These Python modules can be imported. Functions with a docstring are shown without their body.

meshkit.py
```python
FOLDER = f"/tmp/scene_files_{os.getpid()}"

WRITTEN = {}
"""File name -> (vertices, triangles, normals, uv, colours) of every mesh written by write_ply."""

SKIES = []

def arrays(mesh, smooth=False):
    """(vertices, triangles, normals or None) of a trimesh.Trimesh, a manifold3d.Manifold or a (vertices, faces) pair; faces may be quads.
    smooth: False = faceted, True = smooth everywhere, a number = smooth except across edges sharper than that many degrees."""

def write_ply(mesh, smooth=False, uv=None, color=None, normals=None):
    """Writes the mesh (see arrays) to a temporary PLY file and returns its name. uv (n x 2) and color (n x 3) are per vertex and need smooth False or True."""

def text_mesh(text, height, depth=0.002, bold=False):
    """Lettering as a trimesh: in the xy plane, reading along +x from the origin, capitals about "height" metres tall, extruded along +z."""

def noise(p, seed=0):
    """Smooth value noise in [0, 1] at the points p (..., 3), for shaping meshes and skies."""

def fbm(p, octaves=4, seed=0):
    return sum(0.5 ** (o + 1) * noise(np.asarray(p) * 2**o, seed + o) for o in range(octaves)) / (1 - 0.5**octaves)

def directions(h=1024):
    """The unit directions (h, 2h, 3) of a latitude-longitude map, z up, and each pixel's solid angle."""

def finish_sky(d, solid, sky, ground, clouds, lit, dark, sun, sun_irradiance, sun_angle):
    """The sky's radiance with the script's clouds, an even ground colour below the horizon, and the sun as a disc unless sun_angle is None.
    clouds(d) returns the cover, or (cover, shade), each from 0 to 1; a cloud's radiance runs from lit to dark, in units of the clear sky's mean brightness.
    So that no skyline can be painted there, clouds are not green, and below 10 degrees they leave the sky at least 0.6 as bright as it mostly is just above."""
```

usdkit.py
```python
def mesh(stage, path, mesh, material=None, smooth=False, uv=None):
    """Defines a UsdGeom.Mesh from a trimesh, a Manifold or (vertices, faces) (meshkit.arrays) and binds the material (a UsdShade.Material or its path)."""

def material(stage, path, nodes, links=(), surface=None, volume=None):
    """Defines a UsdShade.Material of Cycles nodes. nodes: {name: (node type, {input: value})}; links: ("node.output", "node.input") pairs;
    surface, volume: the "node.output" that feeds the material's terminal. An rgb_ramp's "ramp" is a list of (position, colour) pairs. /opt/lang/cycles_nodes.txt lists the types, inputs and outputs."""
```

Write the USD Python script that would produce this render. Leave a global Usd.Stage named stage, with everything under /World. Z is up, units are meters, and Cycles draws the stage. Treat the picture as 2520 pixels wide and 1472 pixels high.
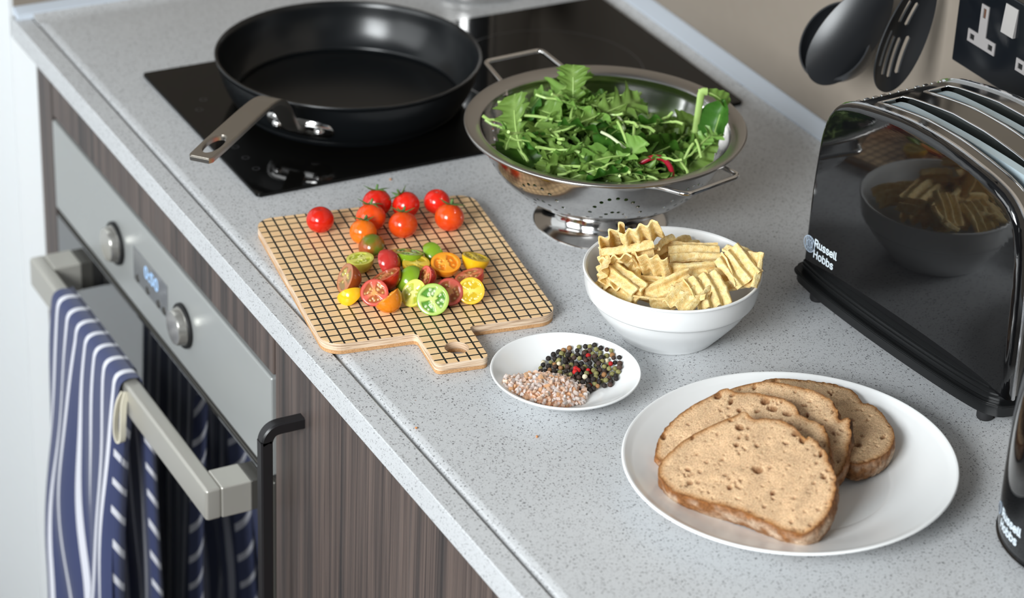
import math, random, numpy as np, trimesh, manifold3d as m3, usdkit, meshkit
from shapely.geometry import Polygon, Point
from scipy.spatial import Delaunay
from pxr import Usd, UsdGeom, UsdLux, UsdShade, Sdf, Gf, Vt

stage = Usd.Stage.CreateInMemory()
UsdGeom.SetStageUpAxis(stage, UsdGeom.Tokens.z)
UsdGeom.SetStageMetersPerUnit(stage, 1.0)
UsdGeom.Xform.Define(stage, '/World'); UsdGeom.Scope.Define(stage, '/World/Looks')
stage.SetDefaultPrim(stage.GetPrimAtPath('/World'))
H = 0.9      # worktop height; everything below is authored with z = 0 on the worktop
L = '/World/Looks/'
rng = np.random.default_rng(7); random.seed(7)

# ------------------------------------------------ camera, light, exposure
EXPOSURE = 0.13
cam = UsdGeom.Camera.Define(stage, '/World/camera')
CR = np.array([[0.8852942473, -0.4634079354, 0.0388224302], [0.1938137265, 0.4435683601, 0.8750333418], [0.4227177961, 0.7671376639, -0.4825033364]])
cm = np.eye(4); cm[0, :3] = CR[0]; cm[1, :3] = CR[1]; cm[2, :3] = -CR[2]; cm[3, :3] = (-0.7690, -2.0126, 1.1024 + H)
cam.AddTransformOp().Set(Gf.Matrix4d(*cm.ravel().tolist()))
cam.CreateHorizontalApertureAttr(36.0); cam.CreateVerticalApertureAttr(36.0 * 1472 / 2520); cam.CreateFocalLengthAttr(94.19)
cam.CreateFStopAttr(5.6); cam.CreateFocusDistanceAttr(2.17); cam.CreateClippingRangeAttr(Gf.Vec2f(0.05, 50)); cam.CreateExposureAttr(EXPOSURE)

def rect_light(name, loc, direction, w, h, power, color=(1, 1, 1)):
    l = UsdLux.RectLight.Define(stage, '/World/' + name)
    d = -np.array(direction, float); d /= np.linalg.norm(d)
    x = np.cross([0, 0, 1], d); x = np.array([1., 0, 0]) if np.linalg.norm(x) < 1e-6 else x / np.linalg.norm(x); y = np.cross(d, x)
    m = np.eye(4); m[0, :3] = x; m[1, :3] = y; m[2, :3] = d; m[3, :3] = (loc[0], loc[1], loc[2] + H)
    l.AddTransformOp().Set(Gf.Matrix4d(*m.ravel().tolist()))
    l.CreateWidthAttr(w); l.CreateHeightAttr(h); l.CreateIntensityAttr(power); l.CreateColorAttr(Gf.Vec3f(*color))
    return l
# daylight through the window in the opposite wall and the one behind the camera
rect_light('window_daylight', (-2.03, -1.75, 1.17), (1, 0, 0), 1.25, 1.1, 32, (0.935, 0.98, 1.0))
rect_light('side_window_daylight', (-2.03, -0.05, 0.80), (1, 0, 0), 1.3, 1.3, 3.8, (0.935, 0.98, 1.0))
rect_light('rear_window_daylight', (0.15, -3.98, 0.75), (0, 1, 0), 0.9, 1.2, 0.5, (0.94, 0.975, 1))

# ------------------------------------------------ helpers
count = {}
def numbered(parent, name):
    k = (parent, name); n = count.get(k, 0); count[k] = n + 1
    return name if n == 0 else f'{name}_{n:03d}'
def mat4(loc=(0, 0, 0), R=None, s=1.0):
    m = np.eye(4)
    if R is not None: m[:3, :3] = np.asarray(R).T
    m[:3, :3] *= s; m[3, :3] = loc
    return m
def basis(z, hint=(0.31, 0.17, 0.9)):
    """Rotation whose columns are x, y, z axes with the given z."""
    z = np.array(z, float); z /= np.linalg.norm(z); h = np.array(hint, float)
    if abs(z @ h) / np.linalg.norm(h) > 0.95: h = np.array([1., 0.2, 0.1])
    x = np.cross(h, z); x /= np.linalg.norm(x)
    return np.c_[x, np.cross(z, x), z]
def rotz(a): c, s = math.cos(a), math.sin(a); return np.array([[c, -s, 0], [s, c, 0], [0, 0, 1]])
def rotx(a): c, s = math.cos(a), math.sin(a); return np.array([[1, 0, 0], [0, c, -s], [0, s, c]])
def tag(prim, label=None, cat=None, group=None, kind=None):
    for k, v in (('label', label), ('category', cat), ('group', group), ('kind', kind)):
        if v: prim.SetCustomDataByKey(k, v)
def thing(name, label, cat, loc=(0, 0, 0), R=None, group=None, kind=None, s=1.0):
    p = '/World/' + numbered('/World', name)
    x = UsdGeom.Xform.Define(stage, p)
    m = mat4((loc[0], loc[1], loc[2] + H), R, s)
    x.AddTransformOp().Set(Gf.Matrix4d(*m.ravel().tolist()))
    tag(x.GetPrim(), label, cat, group, kind)
    return p
def copy(src, label, loc, R=None, group=None, s=1.0):
    prim = stage.GetPrimAtPath(src); base = src.rsplit('/', 1)[1]
    stem = base[:-4] if base[-4:-3] == '_' and base[-3:].isdigit() else base
    p = thing(stem, label, prim.GetCustomDataByKey('category'), loc, R, group or prim.GetCustomDataByKey('group'), None, s)
    q = stage.GetPrimAtPath(p); q.GetReferences().AddInternalReference(src); q.SetInstanceable(True)
    return p
def mesh(path, me, mat, smooth=30, uv=None, col=None):
    if uv is not None or col is not None: smooth = True if smooth else False
    m = usdkit.mesh(stage, path, me, L + mat, smooth=smooth, uv=uv)
    if col is not None:
        UsdGeom.PrimvarsAPI(m).CreatePrimvar('col', Sdf.ValueTypeNames.Color3fArray, 'vertex').Set(Vt.Vec3fArray.FromNumpy(np.asarray(col, np.float32)))
    return m
def part(parent, name, me, mat, smooth=30, label=None, uv=None, col=None, kind=None):
    p = parent + '/' + numbered(parent, name)
    m = mesh(p, me, mat, smooth, uv, col); tag(m.GetPrim(), label, None, None, kind)
    return p
def single(name, me, mat, label=None, cat=None, group=None, kind=None, loc=(0, 0, 0), smooth=30, uv=None, col=None):
    """A thing (or a piece of the setting) that is one mesh."""
    p = '/World/' + numbered('/World', name)
    m = mesh(p, me, mat, smooth, uv, col)
    UsdGeom.Xformable(m).AddTransformOp().Set(Gf.Matrix4d(*mat4((loc[0], loc[1], loc[2] + H)).ravel().tolist()))
    tag(m.GetPrim(), label, cat, group, kind)
    return p
# --- shapes
def box(x0, x1, y0, y1, z0, z1, b=0.0):
    """Box, edges chamfered by b."""
    if b <= 0:
        return trimesh.creation.box(extents=(x1 - x0, y1 - y0, z1 - z0), transform=trimesh.transformations.translation_matrix(((x0 + x1) / 2, (y0 + y1) / 2, (z0 + z1) / 2)))
    P = []
    c = 0.42 * b
    for sx, ex in ((x0, 1), (x1, -1)):
        for sy, ey in ((y0, 1), (y1, -1)):
            for sz, ez in ((z0, 1), (z1, -1)):
                for d in ((b, b, 0), (b, 0, b), (0, b, b), (b, c * .7, c * .7), (c * .7, b, c * .7), (c * .7, c * .7, b)):
                    P.append((sx + ex * d[0], sy + ey * d[1], sz + ez * d[2]))
    return trimesh.Trimesh(*hull(P), process=False)
def hull(P):
    h = trimesh.convex.convex_hull(np.asarray(P, float)); return h.vertices, h.faces
def cat(*ms): return trimesh.util.concatenate([m if isinstance(m, trimesh.Trimesh) else trimesh.Trimesh(*m, process=False) for m in ms])
def grid_faces(n, m, close_u=False, close_v=False):
    """Triangles of an n x m vertex grid (row-major)."""
    i = np.arange(n if close_u else n - 1); j = np.arange(m if close_v else m - 1)
    a, b = np.meshgrid(i, j, indexing='ij'); a, b = a.ravel(), b.ravel(); a2, b2 = (a + 1) % n, (b + 1) % m
    q = np.c_[a * m + b, a2 * m + b, a2 * m + b2, a * m + b2]
    return np.vstack([q[:, [0, 1, 2]], q[:, [0, 2, 3]]])
def lathe(profile, n=72, fn=None):
    """Revolves a profile of (r, z); points on the axis close it."""
    pr = np.asarray(profile, float); m = len(pr)
    a = np.linspace(0, 2 * np.pi, n, endpoint=False)
    V = np.stack([np.outer(np.cos(a), pr[:, 0]), np.outer(np.sin(a), pr[:, 0]), np.tile(pr[:, 1], (n, 1))], -1).reshape(-1, 3)
    t = trimesh.Trimesh(V, grid_faces(n, m, True), process=False)
    t.merge_vertices(); t.update_faces(t.nondegenerate_faces()); return t
def smooth_curve(P, n=8, closed=False):
    """Catmull-Rom through the points."""
    P = np.asarray(P, float)
    Q = np.vstack([P[-1], P, P[:2]]) if closed else np.vstack([2 * P[0] - P[1], P, 2 * P[-1] - P[-2]])
    out = []
    for i in range(1, len(Q) - 2):
        for t in np.linspace(0, 1, n, endpoint=False):
            a, b, c, d = Q[i - 1:i + 3]
            out.append(0.5 * (2 * b + (c - a) * t + (2 * a - 5 * b + 4 * c - d) * t * t + (3 * b - a - 3 * c + d) * t ** 3))
    if not closed: out.append(P[-1])
    return np.array(out)
def tube(P, r, n=12, closed=False, caps=True, sec=None):
    """Sweeps a circle (or the section sec, k x 2) along P with parallel transport; r may be per point."""
    P = np.asarray(P, float); k = len(P); r = np.broadcast_to(r, k)
    T = np.gradient(P, axis=0) if not closed else np.roll(P, -1, 0) - np.roll(P, 1, 0)
    T /= np.linalg.norm(T, axis=1, keepdims=True)
    N = np.zeros_like(P); h = np.array([0, 0, 1.]) if abs(T[0, 2]) < 0.9 else np.array([1., 0, 0])
    N[0] = np.cross(T[0], np.cross(h, T[0])); N[0] /= np.linalg.norm(N[0])
    for i in range(1, k):
        v = N[i - 1] - T[i] * (N[i - 1] @ T[i]); N[i] = v / np.linalg.norm(v)
    B = np.cross(T, N)
    if sec is None: a = np.linspace(0, 2 * np.pi, n, endpoint=False); sec = np.c_[np.cos(a), np.sin(a)]
    sec = np.asarray(sec); n = len(sec)
    V = (P[:, None] + (N[:, None] * sec[None, :, :1] + B[:, None] * sec[None, :, 1:]) * r[:, None, None]).reshape(-1, 3)
    F = grid_faces(k, n, closed, True)[:, ::-1]
    if caps and not closed:
        c0, c1 = len(V), len(V) + 1; V = np.vstack([V, P[0], P[-1]]); j = np.arange(n); j2 = (j + 1) % n
        F = np.vstack([F, np.c_[np.full(n, c0), j, j2], np.c_[np.full(n, c1), (k - 1) * n + j2, (k - 1) * n + j]])
    t = trimesh.Trimesh(V, F, process=False); trimesh.repair.fix_normals(t); return t
def rpoly(poly, r, res=6):
    return Polygon(poly).buffer(-r, join_style=1).buffer(r, quad_segs=res) if not isinstance(poly, Polygon) else poly.buffer(-r).buffer(r, quad_segs=res)
def extrude(poly, z0, z1, b=0.0):
    """Extrudes a shapely polygon from z0 to z1 with a small chamfer b on both rims."""
    P = poly if isinstance(poly, Polygon) else Polygon(poly)
    def sect(p): return m3.CrossSection([np.asarray(p.exterior.coords)[:-1]] + [np.asarray(q.coords)[:-1] for q in p.interiors], m3.FillRule.EvenOdd)
    if b <= 0: me = m3.Manifold.extrude(sect(P), z1 - z0).translate([0, 0, z0])
    else:
        out = []
        for d, za, zb in ((b, z0, z1), (b * .3, z0 + b * .3, z1 - b * .3), (0, z0 + b, z1 - b)):
            out.append(m3.Manifold.extrude(sect(P.buffer(-d, quad_segs=4) if d else P), zb - za).translate([0, 0, za]))
        me = m3.Manifold.batch_boolean(out, m3.OpType.Add)
    return tm(me)
def tm(me):
    q = me.to_mesh(); return trimesh.Trimesh(np.array(q.vert_properties[:, :3], float), np.array(q.tri_verts), process=False)
def mf(t): return m3.Manifold(m3.Mesh(np.asarray(t.vertices, np.float32), np.asarray(t.faces, np.uint32)))
def move(t, R=None, loc=(0, 0, 0)):
    v = np.asarray(t.vertices); v = v @ np.asarray(R).T if R is not None else v
    return trimesh.Trimesh(v + np.asarray(loc), t.faces, process=False)
AX = lambda x, y, z: np.c_[x, y, z]      # columns
YZX = AX((0, 1, 0), (0, 0, 1), (1, 0, 0))  # local xy plane -> world yz plane, extruded along +x

# ------------------------------------------------ materials
def mat(name, nodes, links, surface='p.BSDF'):
    usdkit.material(stage, L + name, nodes, links, surface=surface)
def simple(name, c, rough=0.5, metal=0.0, **kw):
    mat(name, {'p': ('principled_bsdf', {'base_color': c, 'roughness': rough, 'metallic': metal, **kw})}, [])
def rough_bump(name, c, rough, scale, dist, metal=0.0, c2=None, **kw):
    """Plain colour with a little noise in colour and relief."""
    c2 = c2 or tuple(x * 0.85 for x in c)
    mat(name, {'tc': ('texture_coordinate', {}), 'n': ('noise_texture', {'scale': scale, 'detail': 4}), 'r': ('rgb_ramp', {'ramp': [(0.3, c2), (0.7, c)]}),
               'b': ('bump', {'strength': 0.4, 'distance': dist}), 'p': ('principled_bsdf', {'roughness': rough, 'metallic': metal, **kw})},
        [('tc.object', 'n.vector'), ('n.fac', 'r.fac'), ('r.color', 'p.base_color'), ('n.fac', 'b.height'), ('b.normal', 'p.normal')])
def speckle(name, base, rough, dark, scale=400.0, spec=0.5):
    nodes = {'g': ('geometry', {}), 'w': ('noise_texture', {'scale': 420, 'detail': 1}), 'wm': ('vector_math', {'math_type': 'scale', 'scale': 0.0032}), 'wa': ('vector_math', {'math_type': 'add'}),
             'big': ('noise_texture', {'scale': 9, 'detail': 3}), 'br': ('rgb_ramp', {'ramp': [(0.3, tuple(x * 0.93 for x in base)), (0.7, base)]}),
             'p': ('principled_bsdf', {'roughness': rough, 'specular_ior_level': spec})}
    links = [('g.position', 'w.vector'), ('w.color', 'wm.vector1'), ('g.position', 'wa.vector1'), ('wm.vector', 'wa.vector2'), ('g.position', 'big.vector'), ('big.fac', 'br.fac')]
    prev = 'br.color'
    for i, (sc, rad, prob, colr, amt) in enumerate(((scale, 0.27, 0.55, dark, 0.85), (scale * 1.55, 0.30, 0.60, tuple(x * 2.0 for x in dark), 0.65), (scale * 1.4, 0.26, 0.22, (0.74, 0.75, 0.76), 0.45), (scale * 0.55, 0.17, 0.12, (0.19, 0.19, 0.20), 0.6), (scale * 0.3, 0.06, 0.06, (0.40, 0.17, 0.08), 0.6))):
        k = str(i)
        nodes['v' + k] = ('voronoi_texture', {'scale': sc, 'feature': 'f1'}); nodes['d' + k] = ('math', {'math_type': 'less_than', 'value2': rad})
        nodes['s' + k] = ('separate_color', {}); nodes['q' + k] = ('math', {'math_type': 'less_than', 'value2': prob}); nodes['m' + k] = ('math', {'math_type': 'multiply'}); nodes['a' + k] = ('math', {'math_type': 'multiply', 'value2': amt})
        nodes['x' + k] = ('mix_color', {'b': colr})
        links += [('wa.vector', f'v{k}.vector'), (f'v{k}.distance', f'd{k}.value1'), (f'v{k}.color', f's{k}.color'), (f's{k}.r', f'q{k}.value1'), (f'd{k}.value', f'm{k}.value1'), (f'q{k}.value', f'm{k}.value2'),
                  (f'm{k}.value', f'a{k}.value1'), (f'a{k}.value', f'x{k}.fac'), (prev, f'x{k}.a')]
        prev = f'x{k}.result'
    links.append((prev, 'p.base_color')); mat(name, nodes, links)
def vcol(name, rough=0.5, **kw):
    """Colour from the mesh's own 'col' primvar, slightly different for every copy."""
    mat(name, {'a': ('attribute', {'attribute': 'col'}), 'o': ('object_info', {}), 'm': ('map_range', {'from_min': 0, 'from_max': 1, 'to_min': 0.82, 'to_max': 1.12}), 'h': ('hsv', {}),
               'p': ('principled_bsdf', {'roughness': rough, **kw})}, [('a.color', 'h.color'), ('o.random', 'm.value'), ('m.result', 'h.value'), ('h.color', 'p.base_color')])

speckle('quartz', (0.575, 0.585, 0.595), 0.30, (0.10, 0.098, 0.103))
mat('dark_wood', {'g': ('geometry', {}), 'm1': ('mapping', {'scale': (70, 70, 1.6)}), 'm2': ('mapping', {'scale': (420, 420, 5)}), 'n1': ('noise_texture', {'scale': 1, 'detail': 5, 'distortion': 0.5}), 'n2': ('noise_texture', {'scale': 1, 'detail': 3}),
                  'r1': ('rgb_ramp', {'ramp': [(0.30, (0.040, 0.036, 0.036)), (0.45, (0.085, 0.066, 0.060)), (0.58, (0.125, 0.094, 0.082)), (0.75, (0.095, 0.080, 0.075))]}),
                  'r2': ('rgb_ramp', {'ramp': [(0.35, (0.55, 0.55, 0.57)), (0.62, (1.1, 1.08, 1.05))]}), 'x': ('mix_color', {'blend_type': 'multiply', 'fac': 0.8}), 'b': ('bump', {'strength': 0.15, 'distance': 0.0006}), 'p': ('principled_bsdf', {'roughness': 0.5, 'specular_ior_level': 0.4})},
    [('g.position', 'm1.vector'), ('g.position', 'm2.vector'), ('m1.vector', 'n1.vector'), ('m2.vector', 'n2.vector'), ('n1.fac', 'r1.fac'), ('n2.fac', 'r2.fac'), ('r1.color', 'x.a'), ('r2.color', 'x.b'), ('x.result', 'p.base_color'), ('n2.fac', 'b.height'), ('b.normal', 'p.normal')])
rough_bump('beige_wall', (0.265, 0.224, 0.182), 0.75, 60, 0.0006, c2=(0.257, 0.217, 0.176))
rough_bump('white_wall', (0.80, 0.815, 0.82), 0.7, 60, 0.0004, c2=(0.80, 0.82, 0.83))
rough_bump('floor_tile', (0.085, 0.070, 0.062), 0.35, 8, 0.0005)
rough_bump('grey_paint', (0.11, 0.117, 0.125), 0.7, 60, 0.0004)
simple('seal_white', (0.62, 0.68, 0.76), 0.3)
simple('oven_steel', (0.39, 0.40, 0.39), 0.36, 0.25)
simple('oven_handle_steel', (0.52, 0.50, 0.45), 0.32, 0.45)
simple('dark_steel', (0.10, 0.095, 0.085), 0.35, 0.5)
simple('knob_steel', (0.62, 0.60, 0.55), 0.22, 0.8)
simple('gap_black', (0.006, 0.006, 0.006), 0.6)
simple('mirror_glass', (0.004, 0.0045, 0.006), 0.03, ior=4.0)
simple('hob_glass', (0.003, 0.0029, 0.0026), 0.035, ior=1.31)
simple('hob_print', (0.035, 0.034, 0.036), 0.3)
simple('display_glass', (0.19, 0.195, 0.20), 0.12)
mat('display_light', {'e': ('emission', {'color': (0.42, 0.66, 1.0), 'strength': 1.1})}, [], 'e.emission')
simple('handle_black', (0.012, 0.011, 0.012), 0.38)
simple('nonstick', (0.0055, 0.0065, 0.0075), 0.25, specular_ior_level=0.42)
mat('brushed_steel', {'g': ('texture_coordinate', {}), 'm': ('mapping', {'scale': (30, 900, 900)}), 'n': ('noise_texture', {'scale': 1, 'detail': 3}), 'b': ('bump', {'strength': 0.12, 'distance': 0.0004}), 'p': ('principled_bsdf', {'base_color': (0.50, 0.475, 0.44), 'metallic': 1.0, 'roughness': 0.33})},
    [('g.object', 'm.vector'), ('m.vector', 'n.vector'), ('n.fac', 'b.height'), ('b.normal', 'p.normal')])
simple('polished_steel', (0.66, 0.645, 0.63), 0.10, 1.0)
simple('colander_steel', (0.62, 0.61, 0.60), 0.13, 1.0)
simple('rim_steel', (0.46, 0.44, 0.42), 0.30, 1.0)
simple('hole_dark', (0.015, 0.018, 0.015), 0.6)
simple('porcelain', (0.83, 0.84, 0.84), 0.16)
simple('gloss_black', (0.0045, 0.0045, 0.005), 0.045, coat_weight=0.6)
simple('satin_black', (0.008, 0.0085, 0.009), 0.22)
simple('soft_black', (0.013, 0.014, 0.016), 0.34)
simple('dark_chrome', (0.26, 0.25, 0.235), 0.13, 1.0)
simple('chrome', (0.75, 0.75, 0.76), 0.08, 1.0)
simple('slot_dark', (0.035, 0.028, 0.02), 0.4, 0.6)
simple('lift_grey', (0.52, 0.63, 0.68), 0.35, 0.25)
simple('print_white', (0.72, 0.80, 0.86), 0.4)
simple('emblem_blue', (0.36, 0.43, 0.52), 0.4)
simple('socket_black', (0.006, 0.0075, 0.010), 0.16)
simple('socket_grey', (0.30, 0.28, 0.275), 0.5)
simple('earth_brown', (0.10, 0.045, 0.025), 0.5)
simple('switch_steel', (0.55, 0.52, 0.50), 0.3, 0.4)
simple('rubber', (0.012, 0.012, 0.013), 0.6)
simple('cream_tape', (0.74, 0.69, 0.56), 0.85)
simple('window_white', (0.8, 0.8, 0.8), 0.4)
# ------------------------------------------------ measured places
WHOLE=[
((0.0896,-0.0995,0.0223),0.0123,(0.0000,0.0000,1.0000),'red',False),
((0.1489,-0.0905,0.0230),0.0130,(0.1000,0.3553,0.9294),'red',True),
((0.1709,-0.1040,0.0225),0.0125,(-0.3582,0.4782,0.8019),'red',True),
((0.1316,-0.1145,0.0232),0.0132,(0.1489,0.3408,0.9283),'orange',True),
((0.1147,-0.1350,0.0220),0.0120,(0.2508,0.2841,0.9254),'amber',True),
((0.1519,-0.1376,0.0228),0.0128,(0.1696,0.3297,0.9287),'orange',True),
((0.1998,-0.1076,0.0218),0.0118,(0.0000,0.0000,1.0000),'red',False),
((0.1953,-0.1416,0.0231),0.0131,(0.2336,0.2831,0.9302),'orange',True),
]
CUTS=[
((0.1146,-0.1532,0.0157),0.0118,(0.4592,0.1360,-0.8779),(0.0000,0.0000,0.0000),'brown','dome'),
((0.0915,-0.1786,0.0218),0.0118,(-0.0893,0.0212,0.9958),(0.0000,0.0000,0.0000),'lime','half'),
((0.1100,-0.1931,0.0202),0.0122,(-0.5607,0.6275,-0.5402),(0.0000,0.0000,0.0000),'pink','half'),
((0.0979,-0.2162,0.0232),0.0132,(-0.3159,0.3385,0.8864),(0.0000,0.0000,0.0000),'red','half'),
((0.0644,-0.2071,0.0229),0.0129,(-0.8926,0.1005,0.4395),(0.0000,0.0000,0.0000),'brown','half'),
((0.0579,-0.2280,0.0165),0.0118,(-0.6663,-0.7121,0.2214),(0.7552,-0.3477,0.5233),'yellow','wedge'),
((0.0770,-0.2384,0.0218),0.0118,(-0.3595,-0.6290,0.6893),(0.0000,0.0000,0.0000),'pink','half'),
((0.0827,-0.2508,0.0222),0.0122,(-0.4510,0.5358,0.7138),(0.0000,0.0000,0.0000),'orange','half'),
((0.1150,-0.2238,0.0179),0.0143,(-0.5703,-0.6099,0.5503),(0.6074,0.1453,0.7632),'green','wedge'),
((0.1328,-0.1873,0.0236),0.0136,(0.1836,0.2152,0.9592),(0.0000,0.0000,0.0000),'green','half'),
((0.1559,-0.1912,0.0175),0.0136,(-0.2840,-0.7050,0.6499),(-0.2278,0.5989,0.7526),'green','wedge'),
((0.1320,-0.2050,0.0218),0.0118,(-0.0542,-0.1284,0.9902),(0.0000,0.0000,0.0000),'yellow','half'),
((0.1547,-0.2163,0.0229),0.0129,(-0.1115,-0.2395,0.9645),(0.0000,0.0000,0.0000),'orange','half'),
((0.1839,-0.2162,0.0222),0.0122,(0.2724,0.0660,0.9599),(0.0000,0.0000,0.0000),'yellow','half'),
((0.1308,-0.2257,0.0193),0.0093,(-0.9440,-0.0070,0.3297),(0.0000,0.0000,0.0000),'pink','half'),
((0.1626,-0.2444,0.0229),0.0129,(-0.2737,0.2121,0.9381),(0.0000,0.0000,0.0000),'red','half'),
((0.1528,-0.2677,0.0215),0.0115,(-0.4013,-0.7192,0.5672),(0.0000,0.0000,0.0000),'yellow','half'),
((0.1353,-0.2623,0.0218),0.0118,(-0.1521,-0.7830,0.6031),(0.0000,0.0000,0.0000),'pink','half'),
((0.1063,-0.2527,0.0222),0.0122,(-0.7581,-0.2103,0.6172),(0.0000,0.0000,0.0000),'lime','half'),
((0.1151,-0.2716,0.0236),0.0136,(-0.4402,-0.6841,0.5816),(0.0000,0.0000,0.0000),'green','half'),
]
BREAD_FRAME=((0.1490,-0.6059,0.0209),(0.4992,-0.8665,0.0000),(0.8034,0.4629,0.3746),(-0.3246,-0.1870,0.9272))
B1=[(-0.0179,0.0116),(-0.0205,0.0219),(-0.0138,0.0478),(-0.0000,0.0703),(0.0094,0.0821),(0.0142,0.0888),(0.0244,0.0854),(0.0317,0.0892),(0.0455,0.0925),(0.0570,0.0899),(0.0685,0.0834),(0.0699,0.0866),(0.0810,0.0827),(0.0925,0.0739),(0.1032,0.0623),(0.1091,0.0525),(0.1142,0.0365),(0.1146,0.0221),(0.1121,0.0114),(0.1061,0.0039),(0.0925,0.0014),(0.0768,0.0029),(0.0609,0.0043),(0.0413,0.0030),(0.0275,0.0005),(0.0123,-0.0000),(-0.0018,0.0012),(-0.0115,0.0057)]
B2=[(-0.0345,0.0355),(-0.0402,0.0447),(-0.0429,0.0602),(-0.0409,0.0741),(-0.0355,0.0896),(-0.0260,0.1056),(-0.0192,0.1164),(-0.0086,0.1165),(0.0027,0.1213),(0.0173,0.1237),(0.0271,0.1252),(0.0364,0.1232),(0.0456,0.1154),(0.0531,0.1148),(0.0665,0.1128),(0.0717,0.1086),(0.0796,0.0969),(0.0865,0.0872)]
B3=[(-0.0236,0.1272),(-0.0131,0.1378),(-0.0005,0.1466),(0.0128,0.1496),(0.0278,0.1513),(0.0432,0.1520),(0.0557,0.1480),(0.0639,0.1411),(0.0688,0.1340),(0.0737,0.1388),(0.0802,0.1299),(0.0872,0.1137),(0.0924,0.0929),(0.0918,0.0838)]
B4=[(0.3004,-0.4978),(0.3180,-0.5046),(0.3338,-0.5157),(0.3478,-0.5292),(0.3542,-0.5422),(0.3505,-0.5589),(0.3543,-0.5626),(0.3561,-0.5735),(0.3527,-0.5918),(0.3483,-0.6055),(0.3377,-0.6199),(0.3244,-0.6293),(0.3117,-0.6331),(0.2954,-0.6326)]
CRISPS=[
((0.2790,-0.3982,0.0720),(0.2785,-0.4223,0.0570),(0.3095,-0.3919,0.0780)),
((0.2533,-0.4104,0.0570),(0.2835,-0.3953,0.0660),(0.2768,-0.4244,0.0580)),
((0.2513,-0.3822,0.0620),(0.2891,-0.3865,0.0730),(0.2622,-0.3893,0.0560)),
((0.2766,-0.3677,0.0700),(0.3172,-0.3860,0.0730),(0.2736,-0.3705,0.0630)),
((0.2990,-0.3375,0.0700),(0.3390,-0.3538,0.0700),(0.2848,-0.3558,0.0660)),
((0.2311,-0.3435,0.0660),(0.2502,-0.4013,0.0620),(0.2306,-0.3551,0.0520)),
((0.2354,-0.3516,0.0700),(0.2415,-0.3860,0.0660),(0.2311,-0.3459,0.0600)),
((0.2236,-0.3285,0.0720),(0.2250,-0.3457,0.0720),(0.2289,-0.3344,0.0520)),
((0.2304,-0.3439,0.0740),(0.2440,-0.3380,0.0560),(0.2516,-0.3589,0.0800)),
((0.2524,-0.3575,0.0800),(0.2623,-0.3522,0.0600),(0.2748,-0.3783,0.0720)),
((0.2303,-0.3442,0.0800),(0.2710,-0.3608,0.0880),(0.2338,-0.3444,0.0740)),
((0.2290,-0.3417,0.0880),(0.2405,-0.3287,0.0640),(0.2539,-0.3388,0.0940)),
((0.2423,-0.3543,0.0940),(0.2557,-0.3429,0.0740),(0.2801,-0.3572,0.0920)),
((0.2792,-0.3524,0.0800),(0.2928,-0.3452,0.0800),(0.2884,-0.3447,0.0680)),
((0.3105,-0.3932,0.0780),(0.3195,-0.4140,0.0630),(0.3222,-0.3951,0.0800)),
((0.3222,-0.3951,0.0800),(0.3230,-0.4157,0.0640),(0.3419,-0.3880,0.0760)),
((0.3404,-0.3907,0.0740),(0.3260,-0.4062,0.0550),(0.3487,-0.4122,0.0720)),
((0.3353,-0.3658,0.0720),(0.3360,-0.3855,0.0760),(0.3513,-0.3546,0.0660)),
((0.2614,-0.3511,0.0560),(0.2688,-0.3696,0.0600),(0.2571,-0.3626,0.0500)),
]
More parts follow.
